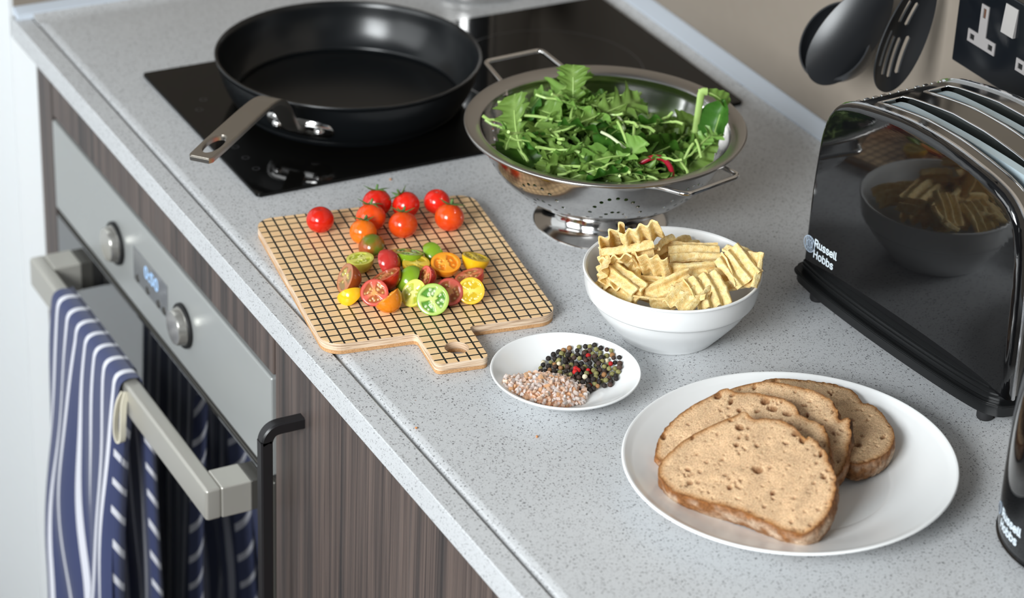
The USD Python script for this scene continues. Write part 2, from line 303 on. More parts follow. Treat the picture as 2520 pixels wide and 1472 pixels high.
# ================================================ the room
def wall(name, boxes, m, label=None):
    return single(name, cat(*[box(*b) for b in boxes]), m, label, None, None, 'structure', smooth=False)
wall('floor', [(-2.3, 0.9, -4.3, 3.1, -0.95, -0.9)], 'floor_tile')
wall('ceiling', [(-2.3, 0.9, -4.3, 3.1, 1.85, 1.90)], 'grey_paint')
wall('wall_back', [(0.63, 0.75, -4.1, 0.60, -0.9, 1.85)], 'beige_wall')
wall('wall_far', [(0.0045, 0.63, 0.488, 0.60, -0.9, 1.85)], 'beige_wall')
wall('wall_side', [(0.0, 0.0045, 0.488, 0.80, -0.9, 1.85)], 'white_wall')
wall('wall_end', [(-2.2, 0.0, 0.80, 0.90, -0.9, 1.85)], 'white_wall')
wy0, wy1, wz0, wz1 = -2.375, -1.125, 0.62, 1.72
wall('wall_left', [(-2.2, -2.05, -4.1, wy0, -0.9, 1.85), (-2.2, -2.05, wy1, -.70, -0.9, 1.85), (-2.2, -2.05, .60, .80, -0.9, 1.85), (-2.2, -2.05, wy0, wy1, -0.9, wz0), (-2.2, -2.05, -.70, .60, -0.9, .15), (-2.2, -2.05, -.70, .60, 1.45, 1.85), (-2.2, -2.05, wy0, wy1, wz1, 1.85)], 'grey_paint')
wall('wall_near', [(-2.2, -0.3, -4.2, -4.05, -0.9, 1.85), (0.6, 0.63, -4.2, -4.05, -0.9, 1.85), (-0.3, 0.6, -4.2, -4.05, -0.9, 0.15), (-0.3, 0.6, -4.2, -4.05, 1.35, 1.85)], 'grey_paint')
for nm, fr in (('window_1', [(-2.19, -2.04, wy0, wy0 + .05, wz0, wz1), (-2.19, -2.04, wy1 - .05, wy1, wz0, wz1), (-2.19, -2.0, wy0, wy1, wz0, wz0 + .04)]),
               ('window_3', [(-2.19, -2.04, -.70, -.65, .15, 1.45), (-2.19, -2.04, .55, .60, .15, 1.45), (-2.19, -2.0, -.70, .60, .15, .19)]),
               ('window_2', [(-.3, -.25, -4.15, -4.0, .15, 1.35), (.55, .6, -4.15, -4.0, .15, 1.35), (-.3, .6, -4.15, -3.96, .15, .19)])):
    p = thing(nm, None, None, kind='structure')
    part(p, 'frame', cat(*[box(*b) for b in fr]), 'window_white', False)

# ================================================ worktop
wt = thing('worktop', 'speckled pale grey quartz worktop running along the beige wall', 'worktop')
lo = lambda x0, x1, y1, z: [(x0, -1.6, z), (x1, -1.6, z), (x0, y1, z), (x1, y1, z)]
slab = trimesh.Trimesh(*hull(lo(.0206, .594, .456, -.0228) + lo(.0206, .594, .456, -.005) + lo(.0225, .594, .456, -.0032) + lo(.0255, .594, .456, -.0014) + lo(.0290, .594, .456, -.0003) + lo(.0315, .594, .456, 0)), process=False)
part(wt, 'slab', slab, 'quartz', 12)
part(wt, 'front_edge', box(0.0, .0190, -1.6, .4795, -.0228, 0, .0008), 'quartz', False)
cv = np.array([(0, 0), (.006, .0006), (.012, .0022), (.016, .0046), (.016, -.0228), (0, -.0228)])
part(wt, 'coved_edge', cat(move(extrude(Polygon(cv), 0, 2.072), AX((1, 0, 0), (0, 0, 1), (0, -1, 0)), (.594, .472, 0)), move(extrude(Polygon(cv), 0, .594 - .0206), AX((0, 1, 0), (0, 0, 1), (1, 0, 0)), (.0206, .456, 0))), 'quartz', 20)
part(wt, 'support_panel', cat(box(.0185, .0212, -1.6, .4795, -.0228, -.009)), 'gap_black', False, label='dark strip added to stop light in the narrow groove')  # black filler added below the seam so that no light shows through
sp = np.array([(0, 0), (.0195, 0), (.0195, .0125), (.016, .0122), (.001, .0058)])
single('trim_1', move(extrude(Polygon(sp), 0, 2.08, .0008), AX((1, 0, 0), (0, 0, 1), (0, -1, 0)), (.610, .480, 0)), 'seal_white', None, None, None, 'structure')
sp2 = np.array([(0, 0), (.0155, 0), (.0155, .0095), (.013, .0095), (.001, .0056)])
single('trim_2', move(extrude(Polygon(sp2), 0, .625, .0008), AX((0, 1, 0), (0, 0, 1), (1, 0, 0)), (.004, .472, 0)), 'seal_white', None, None, None, 'structure')

# ================================================ cabinets
def wood(x0, x1, y0, y1, z0, z1): return box(x0, x1, y0, y1, z0, z1, .0012)
oh = thing('oven_housing', 'dark wood grain cabinet surround holding the built-in oven', 'cabinet')
part(oh, 'top_rail', wood(.0205, .040, -.1555, .4235, -.0900, -.0240), 'dark_wood', False)
part(oh, 'filler_post', wood(.0205, .045, .4262, .4700, -.82, -.0240), 'dark_wood', False)
part(oh, 'side_panel', wood(.06, .58, .4262, .444, -.82, -.0240), 'dark_wood', False)
part(oh, 'side_panel', box(.06, .58, -.1565, -.1555, -.82, -.0320), 'dark_wood', False)
part(oh, 'end_filler', trimesh.Trimesh(*hull([(x, y, z) for z in (-.9, -.0235) for x, y in ((.0205, .4704), (.045, .4704), (.0006, .4868), (.0006, .4878), (.045, .4878))]), process=False), 'white_wall', False, label='white filler strip between cabinet and wall')
part(oh, 'plinth', wood(.06, .075, -.155, .47, -.9, -.825), 'dark_wood', False)
for k, (y0, y1, lab) in enumerate(((-.755, -.1585, 'dark wood grain base cabinet with a black bar handle, beside the oven'), (-1.36, -.760, 'dark wood grain base cabinet nearest the camera, mostly below the picture'))):
    bc = thing('base_cabinet', lab, 'cabinet')
    part(bc, 'carcass', box(.042, .58, y0, y1, -.82, -.0310, .001), 'dark_wood', False)
    part(bc, 'door', wood(.0205, .0405, y0 + .0015, y1 - .0015, -.815, -.0265), 'dark_wood', False)
    hy = y1 - .0600
    P = [(.0208, hy, -.1010), (.010, hy, -.1010), (-.004, hy, -.1012), (-.0105, hy, -.1045), (-.0140, hy, -.1120), (-.0142, hy, -.125), (-.0142, hy, -.25), (-.0142, hy, -.385), (-.0140, hy, -.398), (-.0105, hy, -.4055), (-.004, hy, -.409), (.010, hy, -.4092), (.0208, hy, -.4092)]
    sq = [(-1, -.75), (-.75, -1), (.75, -1), (1, -.75), (1, .75), (.75, 1), (-.75, 1), (-1, .75)]
    part(bc, 'handle', tube(smooth_curve(P, 5), .0055, sec=sq), 'handle_black', 35, label='black square-section bar handle')
    part(bc, 'plinth', box(.06, .075, y0, y1, -.9, -.825), 'dark_wood', False)

# ================================================ oven
ov = thing('built_in_oven', 'built-in electric oven with grey steel fascia and mirror-black door', 'oven')
part(ov, 'body', box(.046, .55, -.150, .421, -.70, -.0985), 'gap_black', False)
cp = part(ov, 'control_panel', box(.0195, .046, -.1530, .4235, -.1955, -.0945, .0016), 'oven_steel', False, label='grey steel control fascia')
for y in (.2360, .0545):
    k = part(ov, 'knob', move(lathe([(0, 0), (.0205, 0), (.0205, .003), (.0185, .0045), (.0175, .010), (.0165, .012), (0, .0125)], 40), AX((0, 0, 1), (0, 1, 0), (-1, 0, 0)), (.0195, y, -.1485)), 'knob_steel', 25)
    part(k, 'ring', move(lathe([(.0186, .0002), (.0222, .0002), (.0222, .0030), (.0212, .0042), (.0190, .0042), (.0186, .003)], 40), AX((0, 0, 1), (0, 1, 0), (-1, 0, 0)), (.0194, y, -.1485)), 'gap_black', 25)
dp = part(ov, 'display', box(.0186, .0200, .0970, .1875, -.1640, -.1275, .0004), 'display_glass', False)
def text(s, h, depth, R, loc, bold=False, sx=1.0):
    t = meshkit.text_mesh(s, h, depth, bold); v = t.vertices.copy(); v[:, 0] *= sx; return move(trimesh.Trimesh(v, t.faces, process=False), R, loc)
OF = AX((0, -1, 0), (0, 0, 1), (-1, 0, 0))   # lettering on a face that looks to -x
part(dp, 'digits', text('0:50', .0125, .0004, OF, (.0187, .1580, -.1465), True), 'display_light', False, label='pale blue clock digits')
for y in (.176, .149, .120, .105):
    part(dp, 'touch_button', move(lathe([(0, 0), (.0042, 0), (.0040, .0012), (0, .0014)], 20), AX((0, 0, 1), (0, 1, 0), (-1, 0, 0)), (.0187, y, -.1585)), 'dark_steel', 30)
dr = part(ov, 'door', box(.0215, .046, -.1530, .4235, -.69, -.2030, .0012), 'dark_steel', False)
part(dr, 'glass', box(.0195, .0218, -.1515, .4220, -.688, -.2045, .0006), 'mirror_glass', False, label='mirror-black door glass')
part(dr, 'gap_strip', box(.026, .044, -.150, .421, -.2029, -.1958), 'gap_black', False)
hb = part(ov, 'handle', box(-.0372, -.0215, -.1370, .3460, -.2390, -.2060, .003), 'oven_handle_steel', 25, label='broad satin steel door handle')
for y0, y1 in ((-.1370, -.1040), (.3130, .3460)):
    part(hb, 'arm', box(-.0220, .0075, y0, y1, -.2385, -.2065, .0014), 'oven_handle_steel', False)
    part(hb, 'mount', box(.0072, .0200, y0 + .0005, y1 - .0005, -.2380, -.2070, .0008), 'dark_steel', False, label='dark mount between handle and door')

# ================================================ striped cloth over the oven handle
STRIPE = .0272
mat('striped_cotton', {'tc': ('texture_coordinate', {}), 's': ('separate_xyz', {}), 'md': ('math', {'math_type': 'pingpong', 'value2': STRIPE / 2}), 'lt': ('math', {'math_type': 'less_than', 'value2': .0033}), 'c': ('mix_color', {'a': (.040, .052, .135), 'b': (.72, .72, .78)}),
     'g': ('geometry', {}), 'w': ('noise_texture', {'scale': 900, 'detail': 2}), 'b': ('bump', {'strength': .3, 'distance': .0004}), 'p': ('principled_bsdf', {'roughness': .85, 'sheen_weight': .25})},
    [('tc.UV', 's.vector'), ('s.x', 'md.value1'), ('md.value', 'lt.value1'), ('lt.value', 'c.fac'), ('c.result', 'p.base_color'), ('g.position', 'w.vector'), ('w.fac', 'b.height'), ('b.normal', 'p.normal')])
tw = thing('striped_apron', 'navy and white striped apron folded over the oven handle', 'apron')
def drape(path, y0, y1, wob, ny=60, ph=0.0, ret=None):
    """Cloth that follows the x-z path, from y0 to y1; folds grow along the hang."""
    P = smooth_curve(path, 9); s = np.r_[0, np.cumsum(np.linalg.norm(np.diff(P, axis=0), axis=1))]
    V, UV = [], []
    ys = np.linspace(y0, y1, ny); u0 = 0
    top = np.max(P[:, 1]); 
    for i, (x, z) in enumerate(P):
        hang = max(0, top - z - .02)
        for y in ys:
            a = (y - y0) / (y1 - y0)
            f = wob * min(hang / .16, 1.6)
            dx = f * (math.sin(9.5 * a + ph + 5 * z) * .0065 + math.sin(21 * a + 1.3 + ph - 9 * z) * .0028)
            dy = f * (math.sin(13 * z + ph) * .006 * (0.4 + a) + math.sin(31 * z + 2.6 * a) * .003)
            edge = max(0, 1 - a / .07); dx += edge ** 2 * .012 * wob * min(1, hang / .05)
            V.append((x + dx, y + dy, z)); UV.append((y + .0005 + .002 * math.sin(14 * z + 6 * a) * wob, s[i]))
    return (np.array(V), grid_faces(len(P), ny)), np.array(UV)
front = [(-.0195, -.2120), (-.0200, -.2052), (-.0255, -.2023), (-.0345, -.2021), (-.0410, -.2070), (-.0440, -.222), (-.0490, -.27), (-.0550, -.36), (-.0610, -.47), (-.0640, -.58), (-.0650, -.70)]
me, uv = drape(front, .068, .2610, 1.0)
part(tw, 'front_fall', me, 'striped_cotton', True, uv=uv)
back = [(-.0215, -.2025), (-.0178, -.2052), (-.0165, -.2150), (-.0155, -.25), (-.0120, -.34), (-.0090, -.45), (-.0070, -.56), (-.0065, -.66)]
me, uv = drape(back, .088, .2640, .35, ph=1.7)
part(tw, 'back_fall', me, 'striped_cotton', True, uv=uv)
def hem(yc, zs, xs, w, ph):
    """Rolled side edge whose stripes run across it, so that they read as slanting dashes."""
    zz = np.linspace(zs, -.70, 120); V, UV = [], []
    for z in zz:
        x0 = np.interp(-z, [-p[1] for p in xs], [p[0] for p in xs])
        for k, a in enumerate(np.linspace(0, 1, 7)):
            h = min(1, (zs - z) / .05)
            V.append((x0 + .001 + w * a, yc + .0065 * h * math.sin(math.pi * a) * -1 + .006 * a + .004 * math.sin(13 * z + ph), z - .012 * a))
            UV.append(((z * .78 + a * .010) + .0022 * math.sin(40 * z), a))
    return (np.array(V), grid_faces(120, 7)), np.array(UV)
me, uv = hem(.0700, -.222, front[4:], .017, 0.)
part(tw, 'folded_hem', me, 'striped_cotton', True, uv=uv)
me, uv = hem(.0860, -.240, back[3:], .013, 1.)
part(tw, 'folded_hem', me, 'striped_cotton', True, uv=uv)
lp = smooth_curve([(-.040, .064, -.2130), (-.046, .061, -.2200), (-.0495, .0595, -.235), (-.0505, .0585, -.252), (-.0495, .0545, -.2595), (-.0475, .0500, -.2560), (-.0455, .0525, -.240), (-.0420, .0580, -.2230), (-.037, .062, -.2120)], 8)
part(tw, 'tie_loop', tube(lp, .0034, sec=[(-1, -.2), (1, -.2), (1, .2), (-1, .2)]), 'cream_tape', 40, label='cream cotton tape loop')

# ================================================ hob
hb = thing('induction_hob', 'black glass hob set into the worktop beneath the frying pan', 'hob', (.0716, 0, 0))
part(hb, 'glass', extrude(rpoly([(0, 0), (.5205, 0), (.5205, .2926), (0, .2926)], .005), .0004, .0040, .0011), 'hob_glass', False)
for cx, r in ((.145, .082), (.3790, .0960)):
    part(hb, 'zone_ring', move(lathe([(r, .00402), (r + .0012, .00402), (r + .0012, .00412), (r, .00412)], 90), None, (cx, .146, 0)), 'hob_print', False, label='thin grey cooking zone ring')
part(hb, 'maker_mark', box(.088, .106, .2480, .2530, .00402, .00412), 'hob_print', False, label='small grey printed mark')
for k, (x, y) in enumerate(((.020, .050), (.020, .075), (.020, .100), (.020, .19), (.032, .21))):
    part(hb, 'touch_mark', move(lathe([(.0028, .00402), (.0036, .00402), (.0036, .0041), (.0028, .0041)], 20), None, (x, y, 0)), 'hob_print', False)
single('steel_canister', lathe([(0, 0), (.058, 0), (.062, .003), (.0625, .008), (.0600, .012), (.0595, .13), (.0575, .134), (0, .136)], 64), 'polished_steel', 'shiny round steel canister standing behind the frying pan at the far end', 'canister', loc=(.492, .385, 0), smooth=35)

# ================================================ frying pan
fp = thing('frying_pan', 'large black non-stick frying pan with a steel handle, on the hob', 'frying pan', (.2320, .1530, .0042))
outer = smooth_curve([(.0, 0), (.096, 0), (.1030, .0012), (.1115, .0075), (.1185, .0185), (.1240, .0325), (.1275, .0475)], 7)
inner = smooth_curve([(.1250, .0488), (.1218, .0350), (.1160, .0200), (.1085, .0090), (.1010, .0050), (.0, .0042)], 7)
rimp = [(.1288, .0488), (.1293, .0503), (.1286, .0515), (.1265, .0512)]
part(fp, 'body', lathe(list(outer) + rimp + list(inner), 120), 'nonstick', 40)
HA = math.radians(-137.0); hd = np.array([math.cos(HA), math.sin(HA), 0]); hs = np.array([-math.sin(HA), math.cos(HA), 0])
hp = smooth_curve([(.1175, .0215), (.1275, .0250), (.1400, .0340), (.1520, .0490), (.1640, .0640), (.1790, .0755), (.1980, .0815), (.2250, .0835), (.2650, .0842), (.3350, .0850)], 8)
hl = np.r_[0, np.cumsum(np.linalg.norm(np.diff(hp, axis=0), axis=1))]; HL = hl[-1]
pts = [(0, .0085), (.035, .0085), (.06, .0100), (.12, .0112), (HL - .03, .0118), (HL - .004, .0112), (HL, .0090)]
pl_ = Polygon([(a, b) for a, b in pts] + [(a, -b) for a, b in pts[::-1]])
hole = Point(0, 0).buffer(1, quad_segs=8); from shapely import affinity
pl_ = pl_.difference(affinity.translate(affinity.scale(hole, .0185, .0072), HL - .030, 0))
hm = tm(mf(extrude(pl_, -.0026, .0026, .0012)).refine_to_length(.005))
v = hm.vertices; sx = np.interp(v[:, 0], hl, hp[:, 0]); sz = np.interp(v[:, 0], hl, hp[:, 1]); tx = np.interp(v[:, 0], hl, np.gradient(hp[:, 0], hl)); tz = np.interp(v[:, 0], hl, np.gradient(hp[:, 1], hl))
n_ = np.hypot(tx, tz); tx, tz = tx / n_, tz / n_
W = (sx - tz * v[:, 2])[:, None] * hd + v[:, 1:2] * hs; W[:, 2] += sz + tx * v[:, 2]
hn = part(fp, 'handle', trimesh.Trimesh(W, hm.faces, process=False), 'brushed_steel', 40, label='long brushed steel handle with hanging slot')
bk = []
for a in np.linspace(-1, 1, 25):
    e = math.sqrt(max(0, 1 - a * a)); 
    for t in np.linspace(-1, 1, 9):
        zz = .0235 + .0115 * t * (e ** .5) - .0015 * a; r = np.interp(zz, [0.0075, .0185, .0325, .0475], [.1115, .1185, .1240, .1275]) + .0045 * (1 - abs(t) ** 3) * (e ** .6) + .0006
        ang = HA + a * .285; bk.append((r * math.cos(ang), r * math.sin(ang), zz))
bk = np.array(bk); inn = bk.copy(); rr = np.hypot(inn[:, 0], inn[:, 1]); inn[:, :2] *= ((rr - .006) / rr)[:, None]
br = part(fp, 'bracket', cat((np.vstack([bk]), grid_faces(25, 9)), (inn, grid_faces(25, 9)[:, ::-1])), 'polished_steel', 60, label='polished steel handle bracket')
for a in (-.17, .17):
    ang = HA + a; part(fp, 'rivet', move(lathe([(0, .0055), (.003, .005), (.0052, .003), (.006, 0), (0, 0)][::-1], 20), basis((math.cos(ang), math.sin(ang), .35)), (.1232 * math.cos(ang), .1232 * math.sin(ang), .0235)), 'polished_steel', 60)

# ================================================ colander
CX, CY = .338, -.161
cl = thing('steel_colander', 'polished steel colander on a round foot, filled with salad', 'colander', (CX, CY, 0))
bo = smooth_curve([(.0, .0190), (.030, .0200), (.050, .0240), (.0720, .0345), (.0900, .0490), (.1030, .0660), (.1105, .0840), (.1122, .0925)], 7)
bi = bo[::-1] + np.array([-.0010, .0006]); bi[bi[:, 0] < .001, 0] = 0
shell = lathe(np.vstack([bo, bi]), 128)
cut = []
for m in range(9):
    f0 = m * 2 * math.pi / 9 + .12
    for ka, kz, nn in ((.055, .008, 3), (.16, .024, 8), (.27, .042, 11)):
        for t in np.linspace(-1.25, 1.25, nn):
            ang = f0 + ka * math.sin(t); z = .034 + kz * math.cos(t)
            i = np.searchsorted(bo[:, 1], z); r = np.interp(z, bo[:, 1], bo[:, 0]); dr, dz = bo[min(i + 1, len(bo) - 1)] - bo[i - 1]
            nr = np.array([dz * math.cos(ang), dz * math.sin(ang), -dr])
            cut.append(move(trimesh.creation.cylinder(.00185, .008, sections=8), basis(nr), (r * math.cos(ang), r * math.sin(ang), z)))
holes = m3.Manifold.batch_boolean([mf(c) for c in cut], m3.OpType.Add)
sm = mf(shell)
part(cl, 'bowl', tm(sm - holes) if not sm.is_empty() else shell, 'colander_steel', 40, label='perforated polished steel bowl')
part(cl, 'rim', lathe([(.1118, .0925), (.1132, .0945), (.1180, .0962), (.1232, .0975), (.1250, .0972), (.1259, .0960), (.1254, .0944), (.1236, .0942), (.1190, .0940), (.1140, .0922), (.1124, .0905)], 128), 'rim_steel', 60, label='broad satin steel rim')
part(cl, 'foot', lathe([(.0425, .0235), (.0435, .0150), (.0470, .0085), (.0530, .0042), (.0590, .0022), (.0603, .0010), (.0595, 0), (.0570, .0006), (.0520, .0028), (.0455, .0070), (.0420, .0140), (.0408, .0235)], 96), 'polished_steel', 60)
pol = lambda r, a, z: (r * math.cos(math.radians(a)), r * math.sin(math.radians(a)), z)
def round_path(P, r=.007):
    out = [P[0]]
    for a, b, c in zip(P, P[1:], P[2:]):
        a, b, c = map(np.array, (a, b, c)); u = (a - b) / np.linalg.norm(a - b); w = (c - b) / np.linalg.norm(c - b)
        for t in np.linspace(0, 1, 7): out.append(tuple((1 - t) ** 2 * (b + u * r) + 2 * t * (1 - t) * b + t * t * (b + w * r)))
    return out + [P[-1]]
for P in ([pol(.1095, -101, .0880), pol(.1150, -97.3, .0895), pol(.1400, -89.5, .0900), pol(.1405, -63.8, .0900), pol(.1150, -60.5, .0895), pol(.1095, -57, .0880)], [pol(.1095, 116, .0890), pol(.1180, 111.5, .0945), pol(.1650, 103.5, .0968), pol(.1658, 82.2, .0968), pol(.1180, 77.5, .0945), pol(.1095, 73, .0890)]):
    part(cl, 'handle', tube(round_path(P), .0023, 12), 'polished_steel', 60, label='bent steel wire handle')
# ================================================ chopping board
BA = -0.1475; BU = np.array([math.cos(BA), math.sin(BA)]); BV = np.array([-math.sin(BA), math.cos(BA)])
bd = thing('chopping_board', 'plywood chopping board printed with a black grid, short handle with a hole', 'chopping board', (0, 0, .0003), rotz(BA))
x0, x1, y0, y1, h0, h1, yh = .0526, .2560, -.2808, -.0481, .1311, .1767, -.3335
body = Polygon([(x0, y0), (x1, y0), (x1, y1), (x0, y1)]).buffer(-.017).buffer(.017, quad_segs=8).union(Polygon([(h0, yh), (h1, yh), (h1, y0 + .05), (h0, y0 + .05)]).buffer(-.006).buffer(.006, quad_segs=6))
body = body.buffer(.004, quad_segs=6).buffer(-.004, quad_segs=6)
body = body.difference(Point(.1558, -.3113).buffer(.0098, quad_segs=10))
mat('board_print', {'tc': ('texture_coordinate', {}), 's': ('separate_xyz', {}), 'ax': ('math', {'math_type': 'add', 'value2': 1.0010}), 'ay': ('math', {'math_type': 'add', 'value2': 1.0034}), 'px': ('math', {'math_type': 'pingpong', 'value2': .00505}), 'py': ('math', {'math_type': 'pingpong', 'value2': .00505}),
     'mn': ('math', {'math_type': 'minimum'}), 'lt': ('math', {'math_type': 'less_than', 'value2': .00080}), 'm': ('mapping', {'scale': (60, 500, 60)}), 'n': ('noise_texture', {'scale': 1, 'detail': 4}), 'r': ('rgb_ramp', {'ramp': [(.3, (.84, .55, .28)), (.7, (.92, .65, .37))]}), 'c': ('mix_color', {'b': (.010, .014, .013)}), 'p': ('principled_bsdf', {'roughness': .35})},
    [('tc.object', 's.vector'), ('s.x', 'ax.value1'), ('s.y', 'ay.value1'), ('ax.value', 'px.value1'), ('ay.value', 'py.value1'), ('px.value', 'mn.value1'), ('py.value', 'mn.value2'), ('mn.value', 'lt.value1'), ('tc.object', 'm.vector'), ('m.vector', 'n.vector'), ('n.fac', 'r.fac'), ('r.color', 'c.a'), ('lt.value', 'c.fac'), ('c.result', 'p.base_color')])
mat('ply_edge', {'g': ('texture_coordinate', {}), 'm': ('mapping', {'scale': (40, 40, 900)}), 'n': ('noise_texture', {'scale': 1, 'detail': 4}), 'r': ('rgb_ramp', {'ramp': [(.32, (.36, .23, .14)), (.5, (.66, .48, .33)), (.68, (.80, .64, .48))]}), 'p': ('principled_bsdf', {'roughness': .6})}, [('g.object', 'm.vector'), ('m.vector', 'n.vector'), ('n.fac', 'r.fac'), ('r.color', 'p.base_color')])
rough_bump('cork', (.62, .36, .17), .85, 900, .0006, c2=(.40, .20, .08))
part(bd, 'cork_base', extrude(body.buffer(-.0003), 0, .0034), 'cork', 30, label='crumbly cork underside')
for k, (a, b) in enumerate(((.0034, .0056), (.0056, .0076), (.0076, .0098))):
    part(bd, 'ply_layer', extrude(body.buffer(-.00015 * (k % 2)), a, b, .0001), 'ply_edge', 30)
part(bd, 'printed_top', extrude(body.buffer(-.0004), .0098, .0100), 'board_print', 30, label='birch top with printed black grid')

# ================================================ tomatoes
vcol('tomato_skin', .16, subsurface_weight=.12, subsurface_scale=.004, subsurface_radius=(1, .35, .12), specular_ior_level=.55)
vcol('tomato_flesh', .14, subsurface_weight=.2, subsurface_scale=.003, subsurface_radius=(1, .5, .2), specular_ior_level=.6)
simple('calyx_green', (.10, .20, .05), .5)
SK = {'red': ((.72, .020, .006), (.60, .012, .006)), 'orange': ((.82, .090, .006), (.72, .040, .006)), 'amber': ((.88, .21, .008), (.80, .09, .006))}
def noise3(P, s, seed=0): return meshkit.fbm(np.asarray(P) * s + 31.7, 3, seed)
def sphere(R, sub=4, sq=0.94):
    t = trimesh.creation.icosphere(sub, R); v = t.vertices.copy(); z = v[:, 2] / R; rr = np.hypot(v[:, 0], v[:, 1]) / R
    v[:, 2] = v[:, 2] * sq - R * .10 * np.exp(-(rr / .22) ** 2) * (z > 0); return trimesh.Trimesh(v, t.faces, process=False)
LW = {'red': 'ripe red', 'orange': 'orange-red', 'amber': 'amber-orange'}
WL = ['ripe red cherry tomato without stalk, alone at the far left of the board', 'red cherry tomato at the very back of the board, its stalk standing up', 'red cherry tomato at the back, stalk leaning left, half hidden by the tomato in front', 'orange-red cherry tomato with spread green stalk, middle of the left row of three',
      'amber-orange cherry tomato in front of the left row, nearest the cut pieces', 'orange-red cherry tomato with small stalk, front one of the middle pair', 'smooth red cherry tomato without stalk at the back of the right pair', 'orange-red cherry tomato with stalk, front one of the right pair']
for k, (c, R, n, key, st) in enumerate(WHOLE):
    t = thing('cherry_tomato', WL[k], 'tomato', (c[0], c[1], .0104 + R * .94), basis(n), 'whole cherry tomatoes on the board')
    s = sphere(R); a, b = map(np.array, SK[key]); f = np.clip(noise3(s.vertices / R, 1.1, k) * 1.6 - .3, 0, 1)[:, None]
    part(t, 'body', s, 'tomato_skin', True, col=a * (1 - f) + b * f)
    if st:
        rr = np.random.default_rng(40 + k); top = R * .90; br_ = []
        for q in range(5):
            ang = q * 2 * math.pi / 5 + rr.uniform(-.3, .3); Lq = R * rr.uniform(.75, 1.0); lift = rr.uniform(.05, .85)
            P = [(math.cos(ang) * R * .04, math.sin(ang) * R * .04, top - R * .04), (math.cos(ang) * Lq * .4, math.sin(ang) * Lq * .4, top - R * .03 + lift * R * .10), (math.cos(ang) * Lq * .75, math.sin(ang) * Lq * .75, top - R * .10 + lift * R * .40), (math.cos(ang) * Lq, math.sin(ang) * Lq, top - R * .24 + lift * R * .75)]
            P = smooth_curve(P, 5); br_.append(tube(P, np.interp(np.linspace(0, 1, len(P)), [0, .4, 1], [.10, .12, .02]) * R, 6, sec=[(-.45, 0), (0, -1), (.45, 0), (0, 1)]))
        cp_ = part(t, 'calyx', cat(*br_), 'calyx_green', 40, label='green star calyx')
        part(cp_, 'stalk', tube(smooth_curve([(0, 0, top - R * .06), (.02 * R, .03 * R, top + R * .15), (.10 * R, .05 * R, top + R * .36)], 4), np.linspace(.11, .075, 9) * R, 7), 'calyx_green', 40)
# cut pieces: skin, and cut faces with seed chambers
FC = {  # skin, rim flesh, gel, core, seed
 'lime': ((.60, .55, .06), (.68, .63, .12), (.42, .45, .03), (.74, .70, .22), (.70, .66, .25)),
 'pink': ((.52, .035, .028), (.70, .13, .09), (.40, .10, .03), (.80, .36, .12), (.70, .42, .14)),
 'red': ((.58, .030, .010), (.62, .13, .06), (.38, .11, .03), (.66, .26, .08), (.62, .40, .12)),
 'brown': ((.36, .072, .012), (.42, .16, .07), (.24, .15, .055), (.45, .26, .12), (.60, .50, .12)),
 'yellow': ((.84, .46, .012), (.86, .55, .06), (.64, .42, .012), (.88, .66, .14), (.80, .62, .16)),
 'orange': ((.86, .25, .008), (.88, .32, .02), (.74, .18, .004), (.88, .40, .05), (.85, .45, .08)),
 'green': ((.24, .40, .02), (.48, .62, .16), (.09, .26, .02), (.56, .66, .20), (.72, .78, .48))}
def cut_face(R, pal, seed, nr=26, na=96):
    """Disc in z = 0 with gel chambers sunk a little and seeds standing in them."""
    rr = np.random.default_rng(seed); nc = rr.choice([2, 3]); ph = rr.uniform(0, 6.28)
    r = np.linspace(0, 1, nr); a = np.linspace(0, 2 * np.pi, na, endpoint=False)
    A, Q = np.meshgrid(a, r); wob = .06 * np.sin(3 * A + ph) + .03 * np.sin(7 * A + 2 * ph)
    d = np.abs(((A - ph) * nc / (2 * np.pi)) % 1 - .5) * 2          # 1 at septa
    ch = np.clip((.80 - Q + wob * .5) / .07, 0, 1) * np.clip((Q - .20 - wob) / .10, 0, 1) * np.clip((.80 - d) / .16, 0, 1)
    S, F, G, C, E = (np.array(x) for x in pal)
    core = np.clip((.62 - Q) / .5, 0, 1)[..., None]
    col = F * (1 - core) + C * core; col = col * (1 - ch[..., None]) + G * ch[..., None]
    edge = np.clip((Q - .93) / .05, 0, 1)[..., None]; col = col * (1 - edge) + S * edge
    z = -.055 * ch + .02 * (1 - ch) * (Q < .9)
    for _ in range(int(9 * nc)):
        sa, sr = rr.uniform(0, 6.28), rr.uniform(.32, .70); dd = np.abs(((sa - ph) * nc / (2 * np.pi)) % 1 - .5) * 2
        if dd > .62: continue
        X, Y = Q * np.cos(A), Q * np.sin(A); e = np.exp(-(((X - sr * math.cos(sa)) ** 2 + (Y - sr * math.sin(sa)) ** 2) / .0045)); z += e * .055; m_ = np.clip(e * 1.5, 0, 1)[..., None] * .8; col = col * (1 - m_) + E * m_
    z *= np.clip((1 - Q) / .05, 0, 1)
    V = np.stack([Q * np.cos(A) * R, Q * np.sin(A) * R, z * R], -1).reshape(-1, 3)
    return trimesh.Trimesh(V, grid_faces(nr, na, False, True), process=False), col.reshape(-1, 3)
def half_skin(R, seed, th1=math.pi, sq=1.0):
    n1, n2 = 22, 72; t = np.linspace(math.pi / 2, th1, n1); a = np.linspace(0, 2 * np.pi, n2, endpoint=False); Tm, A = np.meshgrid(t, a, indexing='ij')
    V = np.stack([np.sin(Tm) * np.cos(A) * R, np.sin(Tm) * np.sin(A) * R, np.cos(Tm) * R * sq], -1).reshape(-1, 3)
    return trimesh.Trimesh(V, grid_faces(n1, n2, False, True)[:, ::-1], process=False)
